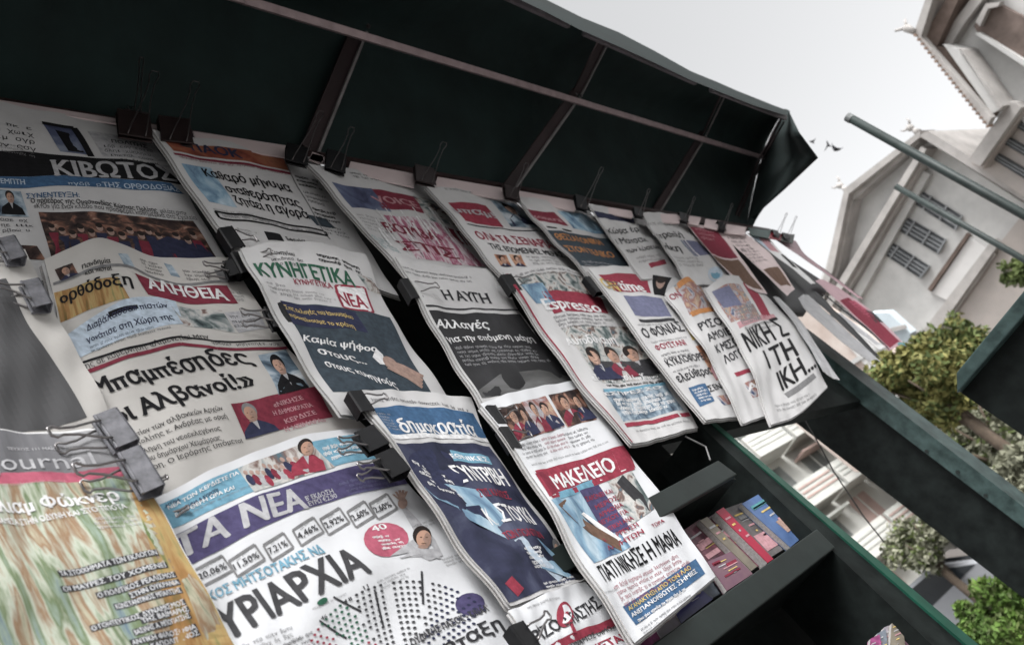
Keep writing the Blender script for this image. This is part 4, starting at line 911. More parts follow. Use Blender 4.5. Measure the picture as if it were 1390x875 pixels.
f = p.Q([(380, 408), (529, 431), (590, 540), (452, 532)], 'slate', 'photograph', lay=1); p.Q([(380, 408), (482, 424), (500, 452), (398, 440)], 'navy', 'text_panel', lay=2)
p.T('Στις εκλογές του Ιανουαρίου', 388, 420, 480, 434, 7, 'yellow', part='headline'); p.T('προτείνουμε το κράτη', 394, 430, 482, 447, 7, 'yellow', part='headline')
p.T('Καμία ψήφος', 412, 463, 512, 479, 11, 'white', part='headline', slant=.05); p.T('στους...', 434, 481, 498, 495, 11, 'white', part='headline'); p.T('στους κυνηγούς', 444, 498, 540, 528, 11, 'white', part='headline')
f = p.fr([(500, 470), (570, 475), (590, 530), (520, 520)])
p.poly(f, [(0, .3), (.12, .05), (.22, .2), (.18, .5), (.08, .5)], 'white', 'printed_cuff', 3)
for k in range(4): p.poly(f, [(.2, .3+.09*k), (.55+.04*k, .42+.1*k), (.88-.03*k, .66+.09*k), (.84-.03*k, .72+.09*k), (.5, .55+.09*k), (.18, .42+.06*k)], 'skin', 'printed_hand', 3+.1*k)
p.ell(f, .3, .42, .14, .2, 'skin', 'printed_hand', 3.8)
p = Page('newspaper', 'navy tabloid with white script title on blue and a pale figure, lower centre', 'newspaper',
    [[(484, 533), (560, 528), (638, 541)], [(525, 592), (595, 588), (662, 597)], [(612, 712), (674, 698), (738, 704)], [(693, 822), (747, 803), (799, 784)]], y=.603, vs=[0, .2, .63, 1], group=GN, inner=2, rolly=.006)
p.M(505, 545, 636, 559, 1, 6, 'soft', xh=.7); p.Q([(506, 554), (642, 561), (664, 596), (532, 590)], 'blue', 'masthead'); p.M(512, 562, 532, 564, 6, 5, 'light', lay=3)
p.T('δημοκρατία', 548, 588, 648, 594, 20, 'white', serif=True, part='title', lay=4); p.line([(532, 592), (664, 598)], .8, 'white')
f = p.Q([(533, 600), (664, 606), (790, 782), (690, 818)], 'night', 'photograph', lay=1)
p.ell(f, .3, .18, .3, .14, 'navy', lay=2); p.M(560, 628, 610, 650, 5, 9, 'white', align='r', lay=3, xh=.6)
ice = PIC['ice']
p.poly(f, [(.02, .28), (.2, .26), (.5, .36), (.58, .55), (.78, .7), (.95, .92), (.85, .99), (.62, .88), (.45, .68), (.22, .52), (.18, .42), (.05, .36)], 'ice', lay=2.5)
p.poly(f, [(.25, .44), (.42, .45), (.5, .55), (.35, .52)], 'navy', lay=3); p.poly(f, [(.5, .7), (.62, .68), (.8, .96), (.72, .98)], 'pale', lay=3); p.poly(f, [(.12, .9), (.22, .88), (.26, .96), (.15, .985)], 'red', lay=3)
p.Q([(610, 611), (662, 620), (668, 631), (616, 626)], 'sky', 'kicker_band', lay=3); p.T('ΕΘΝΙΚΕΣ', 614, 622, 664, 628, 8, 'white', part='kicker', lay=4)
p.T('ΣΥΝΤΡΙΒΗ', 626, 656, 692, 660, 28, 'white', part='headline', lay=4); p.T('ΣΤΙΣ ΚΑΛΠΕΣ', 652, 675, 694, 678, 12, 'red', part='headline', lay=4)
p.T('ΚΑΣΤΟΥΚΙ', 668, 713, 728, 712, 27, 'white', part='headline', lay=4); p.T('ΤΩΝ ΠΟΛΙΤΩΝ', 688, 733, 738, 731, 12, 'red', part='headline', lay=4)
p.M(712, 746, 734, 744, 5, 7, 'white', lay=3, xh=.6); p.M(738, 793, 780, 783, 2, 6, 'white', lay=3)
f = p.fr([(740, 730), (765, 732), (795, 784), (765, 790)]); p.bust(f, .45, .3, .25, 'black', 'grey')
p = Page('newspaper', 'white newspaper with black and red title at the bottom edge, below the navy tabloid', 'newspaper',
    [[(690, 828), (742, 806), (797, 786)], [(728, 890), (778, 862), (838, 838)], [(778, 985), (836, 955), (905, 925)]], y=.59, vs=[0, .35, 1], paper=PAPERW, group=GN)
p.T('ΡΙΖΟΣ', 729, 873, 777, 845, 17, 'soft', part='title'); p.T('ΠΑΣΤΗΣ', 780, 846, 817, 822, 17, 'soft', part='title')
f = p.fr([(752, 816), (784, 816), (784, 856), (752, 856)]); p.ell(f, .45, .45, .34, .44, 'red', 'emblem', 3.5); p.ell(f, .45, .45, .24, .32, 'white_newsprint', 'emblem', 3.8); p.poly(f, [(.4, .4), (.55, .38), (.95, 1.05), (.8, 1.1)], 'red', 'emblem', 4)
p.line([(735, 890), (834, 843)], .9, 'red'); p.T('«ΑΥΤΟΔΥΝΑΜΟΣ ΟΙΜΟΣ', 758, 892, 836, 852, 7, 'charcoal', part='headline'); p.T('ΝΑ ΕΡΧΕΤΑΙ', 770, 905, 850, 868, 12, 'red', part='headline'); p.M(716, 826, 760, 812, 1, 6, 'grey')

# --- col 3
p = Page('newspaper', 'foil-wrapped tabloid with crimson print and painted white glare, third column under the awning', 'newspaper',
    [[(418, 222), (500, 232), (584, 254)], [(482, 293), (560, 303), (636, 318)], [(552, 374), (620, 380), (694, 388)]], y=.642, group=GN, inner=2)
strip(p, [(476, 219), (568, 237), (562, 254), (472, 234)]); strip(p, [(592, 240), (688, 256), (684, 271), (590, 254)][:0] or [(424, 208), (446, 214), (440, 222), (420, 216)])
p.M(476, 236, 560, 252, 2, 6, 'soft'); p.Q([(450, 247), (504, 256), (532, 288), (478, 282)], 'shadow', 'photograph'); p.Q([(504, 257), (566, 268), (576, 290), (520, 284)], 'maroon', 'masthead'); p.T('VOICE', 512, 276, 570, 284, 13, 'rose', part='title')
p.Q([(560, 266), (592, 274), (622, 306), (584, 300)], 'street', 'photograph'); p.M(484, 292, 522, 300, 5, 6, 'grey'); 
p.Q([(520, 292), (598, 304), (660, 362), (566, 352)], 'foil', 'foil_panel', lay=2); p.Q([(600, 306), (634, 318), (646, 334), (612, 328)], 'maroon', 'printed_panel')
p.T('ΒΟΜΒΑ', 528, 316, 600, 328, 18, 'maroon', part='headline', lay=4); p.T('ΣΤΙΣ', 548, 340, 624, 352, 16, 'maroon', part='headline', lay=4); p.M(500, 318, 530, 330, 4, 7, 'teal')
for k in range(26):       # white lines paint the glare along the bag's creases
    a = 505+k*5.2+random.uniform(-3, 3); b_ = 284+random.uniform(-4, 34); L = random.uniform(14, 34); p.line([(a, b_), (a+L*.72, b_+L)], random.uniform(.25, .8), 'white', 'glare_crease', 5)
p = Page('newspaper', 'newspaper with plain black serif title above a black front page, centre', 'newspaper',
    [[(536, 350), (605, 360), (681, 367)], [(575, 414), (640, 420), (706, 425)], [(658, 552), (727, 545), (803, 536)]], y=.62, vs=[0, .32, 1], group=GN, inner=2)
p.M(546, 364, 668, 378, 2, 7, 'soft', xh=.4); p.T('Η ΑΥΓΗ', 605, 407, 667, 412, 15, 'soft', True, True, part='title'); p.line([(578, 415), (706, 422)], .5, 'soft')
p.Q([(582, 421), (706, 427), (800, 524), (654, 540)], 'dusk', 'photograph')
f = p.fr([(582, 421), (706, 427), (800, 524), (654, 540)]); p.poly(f, [(0, .93), (.3, .78), (.7, .74), (1, .86), (1, 1), (0, 1)], 'dusk_light', 'printed_ground', 2)
p.T('Αλλαγές', 593, 445, 664, 446, 13, 'white', part='headline', serif=True, slant=.06); p.T('για την επόμενη μάχη', 608, 464, 726, 464, 9, 'white', part='headline', serif=True)
p.M(618, 474, 730, 474, 5, 6.5, 'light', xh=.5, lenv=.1)
p = Page('newspaper', 'tabloid with red and white banner title and long black headline, hanging lowest in the centre', 'newspaper',
    [[(654, 545), (716, 528), (785, 514)], [(725, 652), (783, 632), (848, 608)], [(792, 762), (850, 734), (916, 698)], [(863, 870), (916, 828), (973, 780)]], y=.60, vs=[0, .33, .68, 1], paper=PAPERW, group=GN, inner=2)
for (a, b_, w, k) in ((676, 556, 32, 'crowd'), (706, 546, 34, 'mix'), (744, 536, 40, 'crowd')):
    f = p.Q([(a, b_), (a+w, b_-9), (a+w+26, b_+33), (a+26, b_+44)], k, 'photograph'); p.bust(f, .35, .3, .2, 'maroon', asp=.8); p.bust(f, .75, .35, .18, 'navy', asp=.8)
for k in range(3): p.M(702+32*k, 607-8*k, 736+31*k, 598-8*k, 4, 6.5, 'soft' if k != 1 else 'red', align='c')
p.M(722, 632, 826, 600, 1, 5, 'grey'); p.Q([(728, 642), (850, 607), (860, 634), (748, 673)], 'white', 'masthead', lay=1, border='red', bw=.9)
p.Q([(728, 642), (738, 639), (757, 668), (748, 673)], 'maroon', 'title_tab', lay=2); p.Q([(830, 612), (850, 607), (860, 634), (842, 639)], 'red', 'title_tab', lay=2)
p.Q([(738, 639), (830, 612), (842, 639), (757, 668)], 'red', 'masthead_field', lay=1.5); p.T('ΜΑΚΕΛΕΙΟ', 757, 664, 838, 637, 21, 'white', part='title', lay=3.6)
f = p.Q([(748, 678), (800, 662), (856, 742), (806, 764)], 'ice', 'photograph', lay=1.5); p.poly(f, [(.05, .1), (.3, .05), (.5, .4), (.9, .85), (.8, 1), (.45, .65), (.2, .4)], 'brown', lay=3); p.poly(f, [(.5, .3), (.6, .28), (.95, .85), (.8, .85)], 'white', lay=3.4)
p.Q([(757, 668), (803, 651), (806, 660), (761, 677)], 'sky', 'kicker_band', lay=3); f = p.Q([(786, 666), (812, 658), (856, 718), (822, 724)], 'purple', 'photograph', lay=3.6)
for k in range(7): p.T(('ΣΑΡΩΝΕΙ ΚΑΙ', 'ΜΕΡΟΣ', 'ΑΡΜΟΔΙΑ', 'ΕΛΕΓΧΟΥ ΓΙΑ', 'ΠΟΛΙΤΙΚΗ ΑΝΑ', 'ΚΑΤΑΡΡΕΥΣΗ', 'ΛΑΠΗΤΩΝ')[k].replace('Δ', 'Δ'), 796+5*k+(8 if k in (1, 2) else 0), 681+11*k, 832+7*k, 669+9*k, 6.5, 'red', part='headline', lay=5)
f = p.Q([(824, 652), (858, 640), (888, 690), (858, 712)], 'street', 'photograph', lay=2); p.poly(f, [(.3, .1), (.6, 0), (.9, .6), (.8, 1), (.5, .6)], 'soft', lay=3); p.T('ΤΩΡΑ', 886, 716, 902, 708, 5, 'red', part='stamp')
p.T('ΓΙΑΤΙ ΝΙΚΗΣΕ Η ΜΑΦΙΑ', 822, 789, 925, 738, 24, 'black', part='headline'); p.M(834, 800, 928, 752, 4, 9, 'red', xh=.55, lenv=.1)
p.Q([(845, 823), (944, 758), (957, 778), (863, 848)], 'blue', 'text_panel'); p.T('ΑΓΑΝΑΚΤΗΣΗ ΑΠΟ ΤΟΝ ΛΑΟ', 854, 829, 938, 772, 6, 'yellow', part='headline', lay=4); p.T('ΑΝΕΠΑΝΟΡΘΩΤΕΣ ΖΗΜΙΕΣ'.replace('Ζ', 'Σ'), 858, 838, 946, 777, 6, 'white', part='headline', lay=4); p.M(866, 844, 930, 800, 1, 7, 'white', lay=4)

p.M(800, 812, 838, 800, 1, 5, 'grey'); p.M(870, 856, 940, 806, 2, 6, 'soft')
# --- col 4
p = Page('newspaper', 'newspaper with red boxed lowercase title and crimson headline, fourth column top', 'newspaper',
    [[(580, 252), (640, 260), (700, 272)], [(630, 312), (690, 318), (748, 325)], [(682, 376), (742, 378), (806, 384)]], y=.642, group=GN, inner=2)
strip(p, [(594, 240), (688, 256), (684, 271), (590, 254)]); p.M(604, 258, 650, 264, 1, 6, 'grey')
p.Q([(608, 275), (659, 279), (684, 309), (632, 300)], 'red', 'masthead'); p.T('μπαμ!', 618, 288, 674, 297, 11, 'light', part='title'); f = p.Q([(664, 270), (698, 276), (738, 312), (694, 308)], 'cool', 'photograph'); p.bust(f, .5, .3, .2, 'navy')
p.line([(634, 304), (744, 316)], .5, 'soft'); p.T('ΟΛΑ ΤΑ ΣΕΝΑΡΙΑ', 651, 325, 754, 338, 15, 'red', part='headline', lay=3); p.T('ΤΗΣ ΕΠΟΜΕΝΗΣ ΜΕΡΑΣ', 667, 338, 768, 350, 10, 'soft', part='headline')
for a in (670, 690): f = p.Q([(a, 345), (a+17, 346), (a+25, 362), (a+10, 361)], 'warm', 'photograph'); p.bust(f, .5, .4, .3, 'navy')
p.M(715, 350, 766, 354, 3, 6, 'grey')
p = Page('newspaper', 'colour tabloid with white title in red boxes and a red spine edge, right of centre', 'newspaper',
    [[(684, 367), (742, 360), (803, 372)], [(745, 460), (802, 452), (858, 450)], [(806, 542), (858, 532), (910, 520)], [(857, 602), (902, 592), (948, 580)]], y=.622, vs=[0, .38, .74, 1], group=GN, inner=2)
p.line([(687, 372), (748, 465), (808, 545), (858, 601)], 1.6, 'red', 'red_edge', 3)
p.Q([(702, 378), (800, 378), (822, 404), (722, 400)], 'street', 'photograph'); p.Q([(706, 386), (736, 384), (756, 412), (728, 412)], 'ice', 'photograph', lay=2)
p.Q([(735, 396), (816, 404), (826, 426), (752, 426)], 'red', 'masthead', lay=2); p.T('Espresso', 742, 421, 818, 425, 17, 'white', part='title', lay=4)
p.M(752, 433, 832, 432, 4, 6, 'soft', xh=.6); p.Q([(762, 446), (852, 444), (896, 512), (818, 520)], 'street', 'photograph', lay=1); p.T('Αυτοδύναμη', 772, 469, 838, 467, 12, 'white', part='headline'); p.T('«Το κόμμα του αρχηγού', 806, 517, 894, 512, 11, 'white', part='headline')
p.Q([(818, 530), (902, 520), (928, 556), (846, 572)], 'cool', 'text_panel'); p.Q([(818, 528), (902, 518), (904, 522), (822, 533)], 'sky', 'rule', lay=2); p.M(834, 545, 912, 535, 4, 7, 'white', lay=3, xh=.7); p.M(700, 376, 790, 374, 2, 6, 'soft'); p.M(824, 524, 900, 518, 1, 6, 'black'); p.M(864, 586, 940, 572, 1, 6, 'grey')
f = p.fr([(762, 446), (852, 444), (896, 512), (818, 520)])
for cx in (.2, .5, .8): p.bust(f, cx, .5, .13, ('navy', 'maroon', 'soft')[int(cx*3)], asp=.9)
p.Q([(800, 490), (884, 486), (890, 494), (806, 499)], 'charcoal', 'text_backing', lay=2); p.line([(849, 577), (936, 562)], 1.3, 'red')
p.T('ΕΣΠΡΕΣΣΟ', 822, 537, 898, 527, 5, 'white', part='banner_text', lay=4)
# --- col 5
p = Page('newspaper', 'newspaper with red title and orange two-line headline, fifth column top', 'newspaper',
    [[(698, 264), (746, 272), (797, 282)], [(742, 312), (790, 318), (840, 324)], [(800, 376), (846, 378), (900, 384)]], y=.644, group=GN, inner=2)
strip(p, [(705, 259), (785, 273), (780, 287), (702, 271)])
p.Q([(714, 283), (752, 288), (772, 307), (732, 300)], 'maroon', 'masthead'); p.T('kontra', 724, 296, 764, 302, 8, 'rose', part='title'); p.Q([(756, 286), (796, 292), (822, 318), (778, 310)], 'ice', 'photograph')
p.line([(742, 308), (776, 314)], .8, 'black'); p.Q([(740, 312), (826, 324), (860, 360), (772, 358)], 'slate', 'photograph'); p.T('ΘΕΣΣΑΛΟΝΙΚΗ', 758, 326, 820, 333, 11, 'orange', part='headline'); p.T('ΣΤΟΝ ΤΕΛΙΚΟ', 773, 341, 836, 350, 11, 'orange', part='headline'); p.M(790, 356, 840, 360, 2, 6, 'light', lay=3)
p = Page('newspaper', 'newspaper with red banner and yellow letters at its left end, fifth column lower', 'newspaper',
    [[(798, 365), (855, 361), (920, 378)], [(878, 467), (926, 456), (974, 452)], [(957, 571), (1000, 565), (1045, 555)]], y=.626, group=GN, inner=2, rolly=.006)
p.Q([(812, 373), (878, 374), (884, 398), (838, 396)], 'red', 'masthead'); p.T('ON', 821, 390, 843, 396, 17, 'yellow', part='title', lay=3.5); p.T('time', 844, 394, 878, 397, 17, 'white', part='title', lay=3.5)
f = p.Q([(886, 373), (912, 377), (902, 402), (888, 400)], 'black', 'photograph'); p.ell(f, .5, .42, .28, .3, 'skin'); p.ell(f, .5, .25, .3, .2, 'hair', lay=3)
p.Q([(846, 401), (898, 405), (912, 430), (862, 428)], 'lilac', 'text_panel'); p.Q([(866, 433), (915, 432), (917, 436), (869, 437)], 'soft', 'rule')
p.T('Ο ΦΟΝΙΑΣ', 876, 459, 930, 449, 15, 'soft', part='headline'); p.Q([(928, 438), (946, 440), (956, 460), (940, 462)], 'yellow', 'sticker'); p.T('ΦΟΥΣΤΑΝΙ', 892, 476, 932, 468, 9, 'red', part='headline')
p.T('ΚΥΚΛΟΦΟΡΕΙ', 908, 498, 958, 488, 11, 'soft', part='headline'); p.T('ελεύθερος', 922, 519, 968, 507, 12, 'soft', part='headline'); f = p.Q([(944, 470), (972, 466), (996, 512), (972, 516)], 'warm', 'photograph'); p.bust(f, .4, .3, .2, 'rose')
p.Q([(934, 526), (957, 520), (970, 544), (950, 552)], 'blue', 'text_panel'); p.M(940, 531, 958, 526, 5, 4.6, 'white', lay=3); p.M(884, 466, 934, 458, 1, 5, 'grey'); p.M(898, 484, 940, 476, 2, 6, 'soft'); p.M(914, 506, 950, 497, 1, 5, 'soft'); p.M(866, 442, 915, 438, 1, 5, 'grey'); p.M(1006, 520, 1022, 516, 4, 5, 'soft'); p.T('ΣΕΝΑΡΙΑ', 964, 532, 1004, 518, 9, 'soft', part='headline'); p.Q([(972, 538), (1008, 527), (1016, 540), (982, 550)], 'mix', 'photograph')
# --- col 6
p = Page('newspaper', 'newspaper with three-line grey headline between the orange-headline paper and the next, top row', 'newspaper',
    [[(798, 277), (830, 283), (868, 292)], [(832, 326), (868, 332), (900, 338)], [(872, 378), (904, 382), (938, 390)]], y=.646, group=GN)
strip(p, [(801, 277), (863, 287), (858, 296), (802, 285)]); p.Q([(802, 286), (860, 296), (862, 303), (806, 295)], 'navy', 'masthead')
p.T('Χώρα έρ', 824, 318, 868, 314, 8, 'soft', part='headline'); p.T('ι Ματσακ', 838, 331, 880, 328, 9, 'soft', part='headline'); p.T('των λύσεων', 852, 343, 896, 338, 7, 'soft', part='headline'); p.M(864, 352, 900, 348, 2, 6, 'grey'); p.Q([(880, 358), (902, 352), (905, 358), (884, 364)], 'red', 'banner')
p = Page('newspaper', 'newspaper with a rolled top and orange illustrated banner, second from the last front page', 'newspaper',
    [[(903, 398), (932, 376), (960, 388)], [(954, 470), (986, 460), (1020, 454)], [(1010, 573), (1044, 562), (1082, 547)]], y=.63, group=GN, rolly=.006)
f = p.Q([(914, 388), (950, 386), (970, 420), (936, 428)], 'mix', 'photograph'); p.Q([(918, 384), (948, 382), (952, 388), (922, 392)], 'orange', 'rule', lay=2); p.T('ΟΝ', 912, 408, 926, 402, 9, 'red', part='title'); p.Q([(936, 424), (966, 418), (970, 423), (940, 430)], 'orange', 'rule', lay=2)
for k, s_ in enumerate(('ΡΥΣΟΙ', 'ΑΜΟΙΒ', 'Κ ΜΕΣΩ', 'ΛΟΓΩ')): p.T(s_, 952+11*k, 449+15*k, 986+9*k, 439+14*k, 11, 'soft', part='headline')
f = p.Q([(996, 446), (1012, 444), (1040, 494), (1022, 500)], 'warm', 'photograph'); p.Q([(996, 506), (1038, 494), (1041, 499), (1000, 511)], 'red', 'rule'); p.Q([(1010, 520), (1050, 506), (1060, 528), (1022, 540)], 'mix', 'photograph'); p.T('ΑΡΗ', 1016, 532, 1052, 518, 10, 'white', part='headline', lay=3)
# --- col 7
p = Page('newspaper', 'newspaper with bold dark headline and blue ruled photo, seventh in the top row', 'newspaper',
    [[(870, 288), (900, 290), (930, 300)], [(902, 336), (936, 340), (968, 346)], [(936, 386), (970, 388), (1010, 398)]], y=.648, group=GN)
strip(p, [(873, 289), (927, 291), (922, 303), (876, 301)]); p.M(878, 306, 916, 308, 1, 7, 'grey'); p.T('Τετραπλή', 886, 322, 928, 322, 9, 'black', part='headline'); p.T('νίκη', 900, 338, 926, 342, 10, 'soft', part='headline')
p.Q([(926, 326), (946, 328), (970, 346), (946, 348)], 'lilac', 'photograph'); p.line([(924, 326), (944, 348)], 1.2, 'blue'); p.line([(930, 326), (950, 348)], 1.2, 'white'); p.M(916, 350, 952, 352, 3, 6, 'grey')
f = p.fr([(940, 350), (1000, 356), (1000, 390), (950, 390)]); p.ell(f, .42, .6, .16, .3, 'pale'); p.ell(f, .42, .6, .1, .2, 'sky', lay=3)
p = Page('newspaper', 'last full front page with huge three-line black headline and curled lower corner', 'newspaper',
    [[(956, 392), (986, 374), (1018, 377)], [(1008, 474), (1042, 458), (1080, 446)], [(1046, 577), (1086, 560), (1124, 524)]], y=.634, paper=PAPER, group=GN, rolly=.006, tilt=.06)
f = p.Q([(966, 396), (1004, 386), (1030, 430), (992, 438)], 'mix', 'photograph'); p.Q([(966, 396), (990, 388), (1008, 414), (982, 418)], 'lilac', 'printed_panel', lay=2); p.Q([(1008, 384), (1016, 382), (1046, 428), (1036, 432)], 'red', 'banner'); p.Q([(1000, 438), (1050, 426), (1054, 432), (1004, 446)], 'rose', 'rule')
f = p.Q([(994, 418), (1022, 412), (1034, 434), (1008, 440)], 'grey', 'photograph')
p.T('ΝΙΚΗ Σ', 1018, 478, 1072, 454, 27, 'black', part='headline'); p.T('Ι ΤΗ', 1044, 500, 1084, 482, 26, 'black', part='headline'); p.T('ΙΚΗ...', 1062, 530, 1108, 498, 26, 'black', part='headline')
p.M(1012, 448, 1056, 436, 2, 7, 'soft'); p.Q([(1064, 534), (1104, 506), (1108, 512), (1070, 540)], 'grey', 'rule'); p.M(1052, 552, 1110, 528, 2, 6, 'grey')
# --- beyond: narrow ones seen almost edge-on
GE = 'papers seen almost edge-on at the far end of the rack'
def leaf(name, label, cat, rows, y, paper, panels=(), th=.003, tilt=.0, rolly=0, texts=(), vs=None):
    q = Page(name, label, cat, rows, vs=vs, y=y, tilt=tilt, paper=paper, thick=min(th, .0015), inner=0, group=GE, rolly=rolly, wave=.001)
    for pts, m in panels: q.Q(pts, m, 'printed_panel')
    for a in texts: q.M(*a)
    return q
GRP = mat('grey_sheet', (.30, .30, .31), .6, .12, 30); PNK = mat('pink_cover', (.42, .07, .15), .35, .35, 25, tint=(.5, .3, .36))
q = leaf('newspaper', 'dark-covered paper hanging just right of the blue-ruled one', 'newspaper', [[(931, 303), (956, 306), (980, 312)], [(968, 348), (990, 354), (1008, 352)], [(1004, 384), (1026, 396), (1042, 398)]], .65, PAPERP, [([(936, 308), (974, 314), (1002, 350), (966, 344)], 'maroon'), ([(966, 346), (1002, 352), (1036, 394), (1004, 382)], 'brown')], texts=[(944, 312, 970, 316, 3, 7, 'rose')])
strip(q, [(936, 293), (952, 295), (948, 306), (933, 303)]); strip(q, [(958, 297), (978, 300), (974, 312), (956, 308)])
q = leaf('newspaper', 'grey newspaper with a brown photo at its foot, ninth in the top row', 'newspaper', [[(977, 316), (994, 315), (1012, 317)], [(1026, 360), (1036, 352), (1048, 347)], [(1069, 401), (1074, 396), (1079, 392)]], .652, GRP if False else PAPERP, [([(1036, 366), (1056, 362), (1074, 388), (1060, 388)], 'brown')], texts=[(988, 324, 1014, 326, 4, 8, 'soft'), (1008, 342, 1034, 342, 4, 7, 'soft')])
strip(q, [(986, 304), (1013, 308), (1011, 319), (983, 316)])
q = leaf('magazine', 'white-edged magazine with pale pink and blue cover, tenth in the top row', 'magazine', [[(1013, 316), (1028, 318), (1044, 323)], [(1036, 334), (1048, 334), (1062, 343)], [(1074, 363), (1080, 362), (1088, 367)], [(1101, 386), (1104, 384), (1107, 385)]], .655, GLOSSY, [([(1030, 322), (1043, 325), (1058, 343), (1046, 340)], 'rose'), ([(1018, 320), (1030, 322), (1046, 340), (1036, 336)], 'pale'), ([(1060, 346), (1066, 348), (1084, 366), (1076, 362)], 'soft')], th=.001)
strip(q, [(1016, 309), (1048, 313), (1043, 323), (1020, 319)], mat('teal_cover', (.02, .05, .045), .5))
q = leaf('magazine', 'pink magazine with a red and teal top edge, last in the top row', 'magazine', [[(1046, 321), (1062, 321), (1080, 327)], [(1073, 339), (1080, 339), (1092, 344)], [(1118, 369), (1121, 368), (1125, 370)], [(1166, 405), (1168, 404), (1172, 406)]], .66, mat('pink_gloss', (.42, .27, .30), .45, .1, 20), [], vs=[0, .22, .6, 1])
strip(q, [(1046, 315), (1062, 317), (1060, 326), (1044, 323)], mat('red_cover', (.2, .02, .03), .5)); strip(q, [(1062, 317), (1079, 318), (1076, 330), (1060, 326)], mat('olive_cover', (.07, .08, .07), .5))
q = leaf('magazine', 'grey folded sheet curling beside the last full front page', 'magazine', [[(1049, 403), (1054, 402), (1060, 406)], [(1078, 439), (1082, 436), (1087, 435)], [(1101, 474), (1105, 472), (1110, 470)], [(1117, 504), (1126, 510), (1140, 516)]], .64, GRP, th=.001)
q = leaf('magazine', 'thick grey magazine curving down to a sharp tip', 'magazine', [[(1084, 404), (1090, 400), (1097, 400)], [(1096, 422), (1104, 416), (1112, 414)], [(1142, 463), (1147, 456), (1152, 451)], [(1181, 490), (1187, 488), (1196, 491)]], .645, GRP, th=.0015)
q = leaf('magazine', 'black sheet for the shaded gap and back cover right of the sharp-tipped magazine', 'magazine', [[(1098, 400), (1106, 396), (1114, 400)], [(1114, 414), (1122, 412), (1130, 418)], [(1152, 450), (1156, 447), (1160, 447)], [(1188, 484), (1192, 482), (1197, 489)]], .65, mat('cover_shade_black', (.01, .01, .012), .5), th=.001)  # added sheet, its black stands for shade and back covers together
q = leaf('magazine', 'pale grey magazine between the sharp-tipped one and the crimson one', 'magazine', [[(1126, 427), (1133, 424), (1141, 424)], [(1158, 449), (1163, 446), (1168, 445)], [(1194, 474), (1199, 472), (1204, 472)]], .655, GLOSSY, [([(1134, 428), (1142, 426), (1196, 468), (1190, 468)], 'light')], th=.001)
q = leaf('magazine', 'thin white strip of a magazine just above the pale grey one', 'magazine', [[(1112, 407), (1114, 406), (1117, 408)], [(1124, 420), (1127, 419), (1130, 420)], [(1136, 428), (1138, 427), (1140, 427)]], .653, GLOSSY, th=.001)
q = leaf('magazine', 'black sheet for the shaded gap and back cover between the pale grey and crimson magazines', 'magazine', [[(1116, 398), (1122, 402), (1128, 408)], [(1156, 432), (1162, 434), (1168, 437)], [(1204, 470), (1207, 473), (1210, 476)]], .657, MATS['cover_shade_black'], th=.001)  # second added sheet, shade between the magazines put into its black
q = leaf('magazine', 'crimson and pink magazine reaching furthest right', 'magazine', [[(1107, 381), (1113, 379), (1120, 380)], [(1130, 402), (1138, 396), (1146, 396)], [(1170, 440), (1182, 432), (1190, 428)], [(1207, 476), (1222, 468), (1231, 470)]], .66, MATS['pink_gloss'], [([(1140, 408), (1152, 404), (1222, 464), (1208, 472)], 'maroon'), ([(1150, 408), (1160, 408), (1186, 428), (1178, 430)], 'pink'), ([(1174, 420), (1186, 424), (1200, 438), (1188, 438)], 'soft'), ([(1218, 466), (1229, 466), (1232, 472), (1222, 474)], 'teal')], th=.001)
b = MB(); b.tube([onY(a, c, .662) for a, c in ((1080, 338), (1120, 366), (1168, 403))], .0016, 6); tag(b.build('hanging_wire', mat('wire_black', (.02, .02, .02), .5)), 'taut dark wire running above the last magazines', 'wire', None)
# black board behind the edge-on papers, cut so the gaps between them read black
b = MB(); b.poly_prism([onY(*q_, .69) for q_ in ((985, 322), (1044, 328), (1072, 352), (1112, 378), (1122, 396), (1118, 402), (1100, 402), (1094, 424), (1072, 424), (1040, 402), (1000, 380))], (0, .02, 0)); b.build('rack_board', MATS['cover_shade_black'], kk)

# ------------------------------------------------------------------ books on the shelves
def cover(k): return {'b': mat('cover_blue', (.045, .09, .22), .35, .3, 12, tint=(.10, .16, .3)), 'r': mat('cover_red', (.30, .012, .04), .35, .15, 9), 'p': mat('cover_pinkish', (.38, .22, .26), .4, .6, 55, tint=(.08, .04, .06)), 'g': mat('cover_greyish', (.12, .11, .11), .45, .4, 30), 'k': mat('cover_dark', (.04, .02, .03), .4, .6, 40, tint=(.14, .05, .07)), 'o': mat('cover_olive', (.17, .15, .12), .45, .3, 30), 's': mat('cover_steel', (.15, .17, .2), .4, .5, 40), 'n': mat('cover_indigo', (.05, .05, .17), .35, .3, 20), 'w': mat('cover_white', (.4, .38, .38), .45, .4, 70, tint=(.2, .18, .22)), 'm': mat('cover_magenta', (.25, .06, .16), .4, .6, 60)}[k]
BG = 'paperbacks and booklets standing on the shelves'
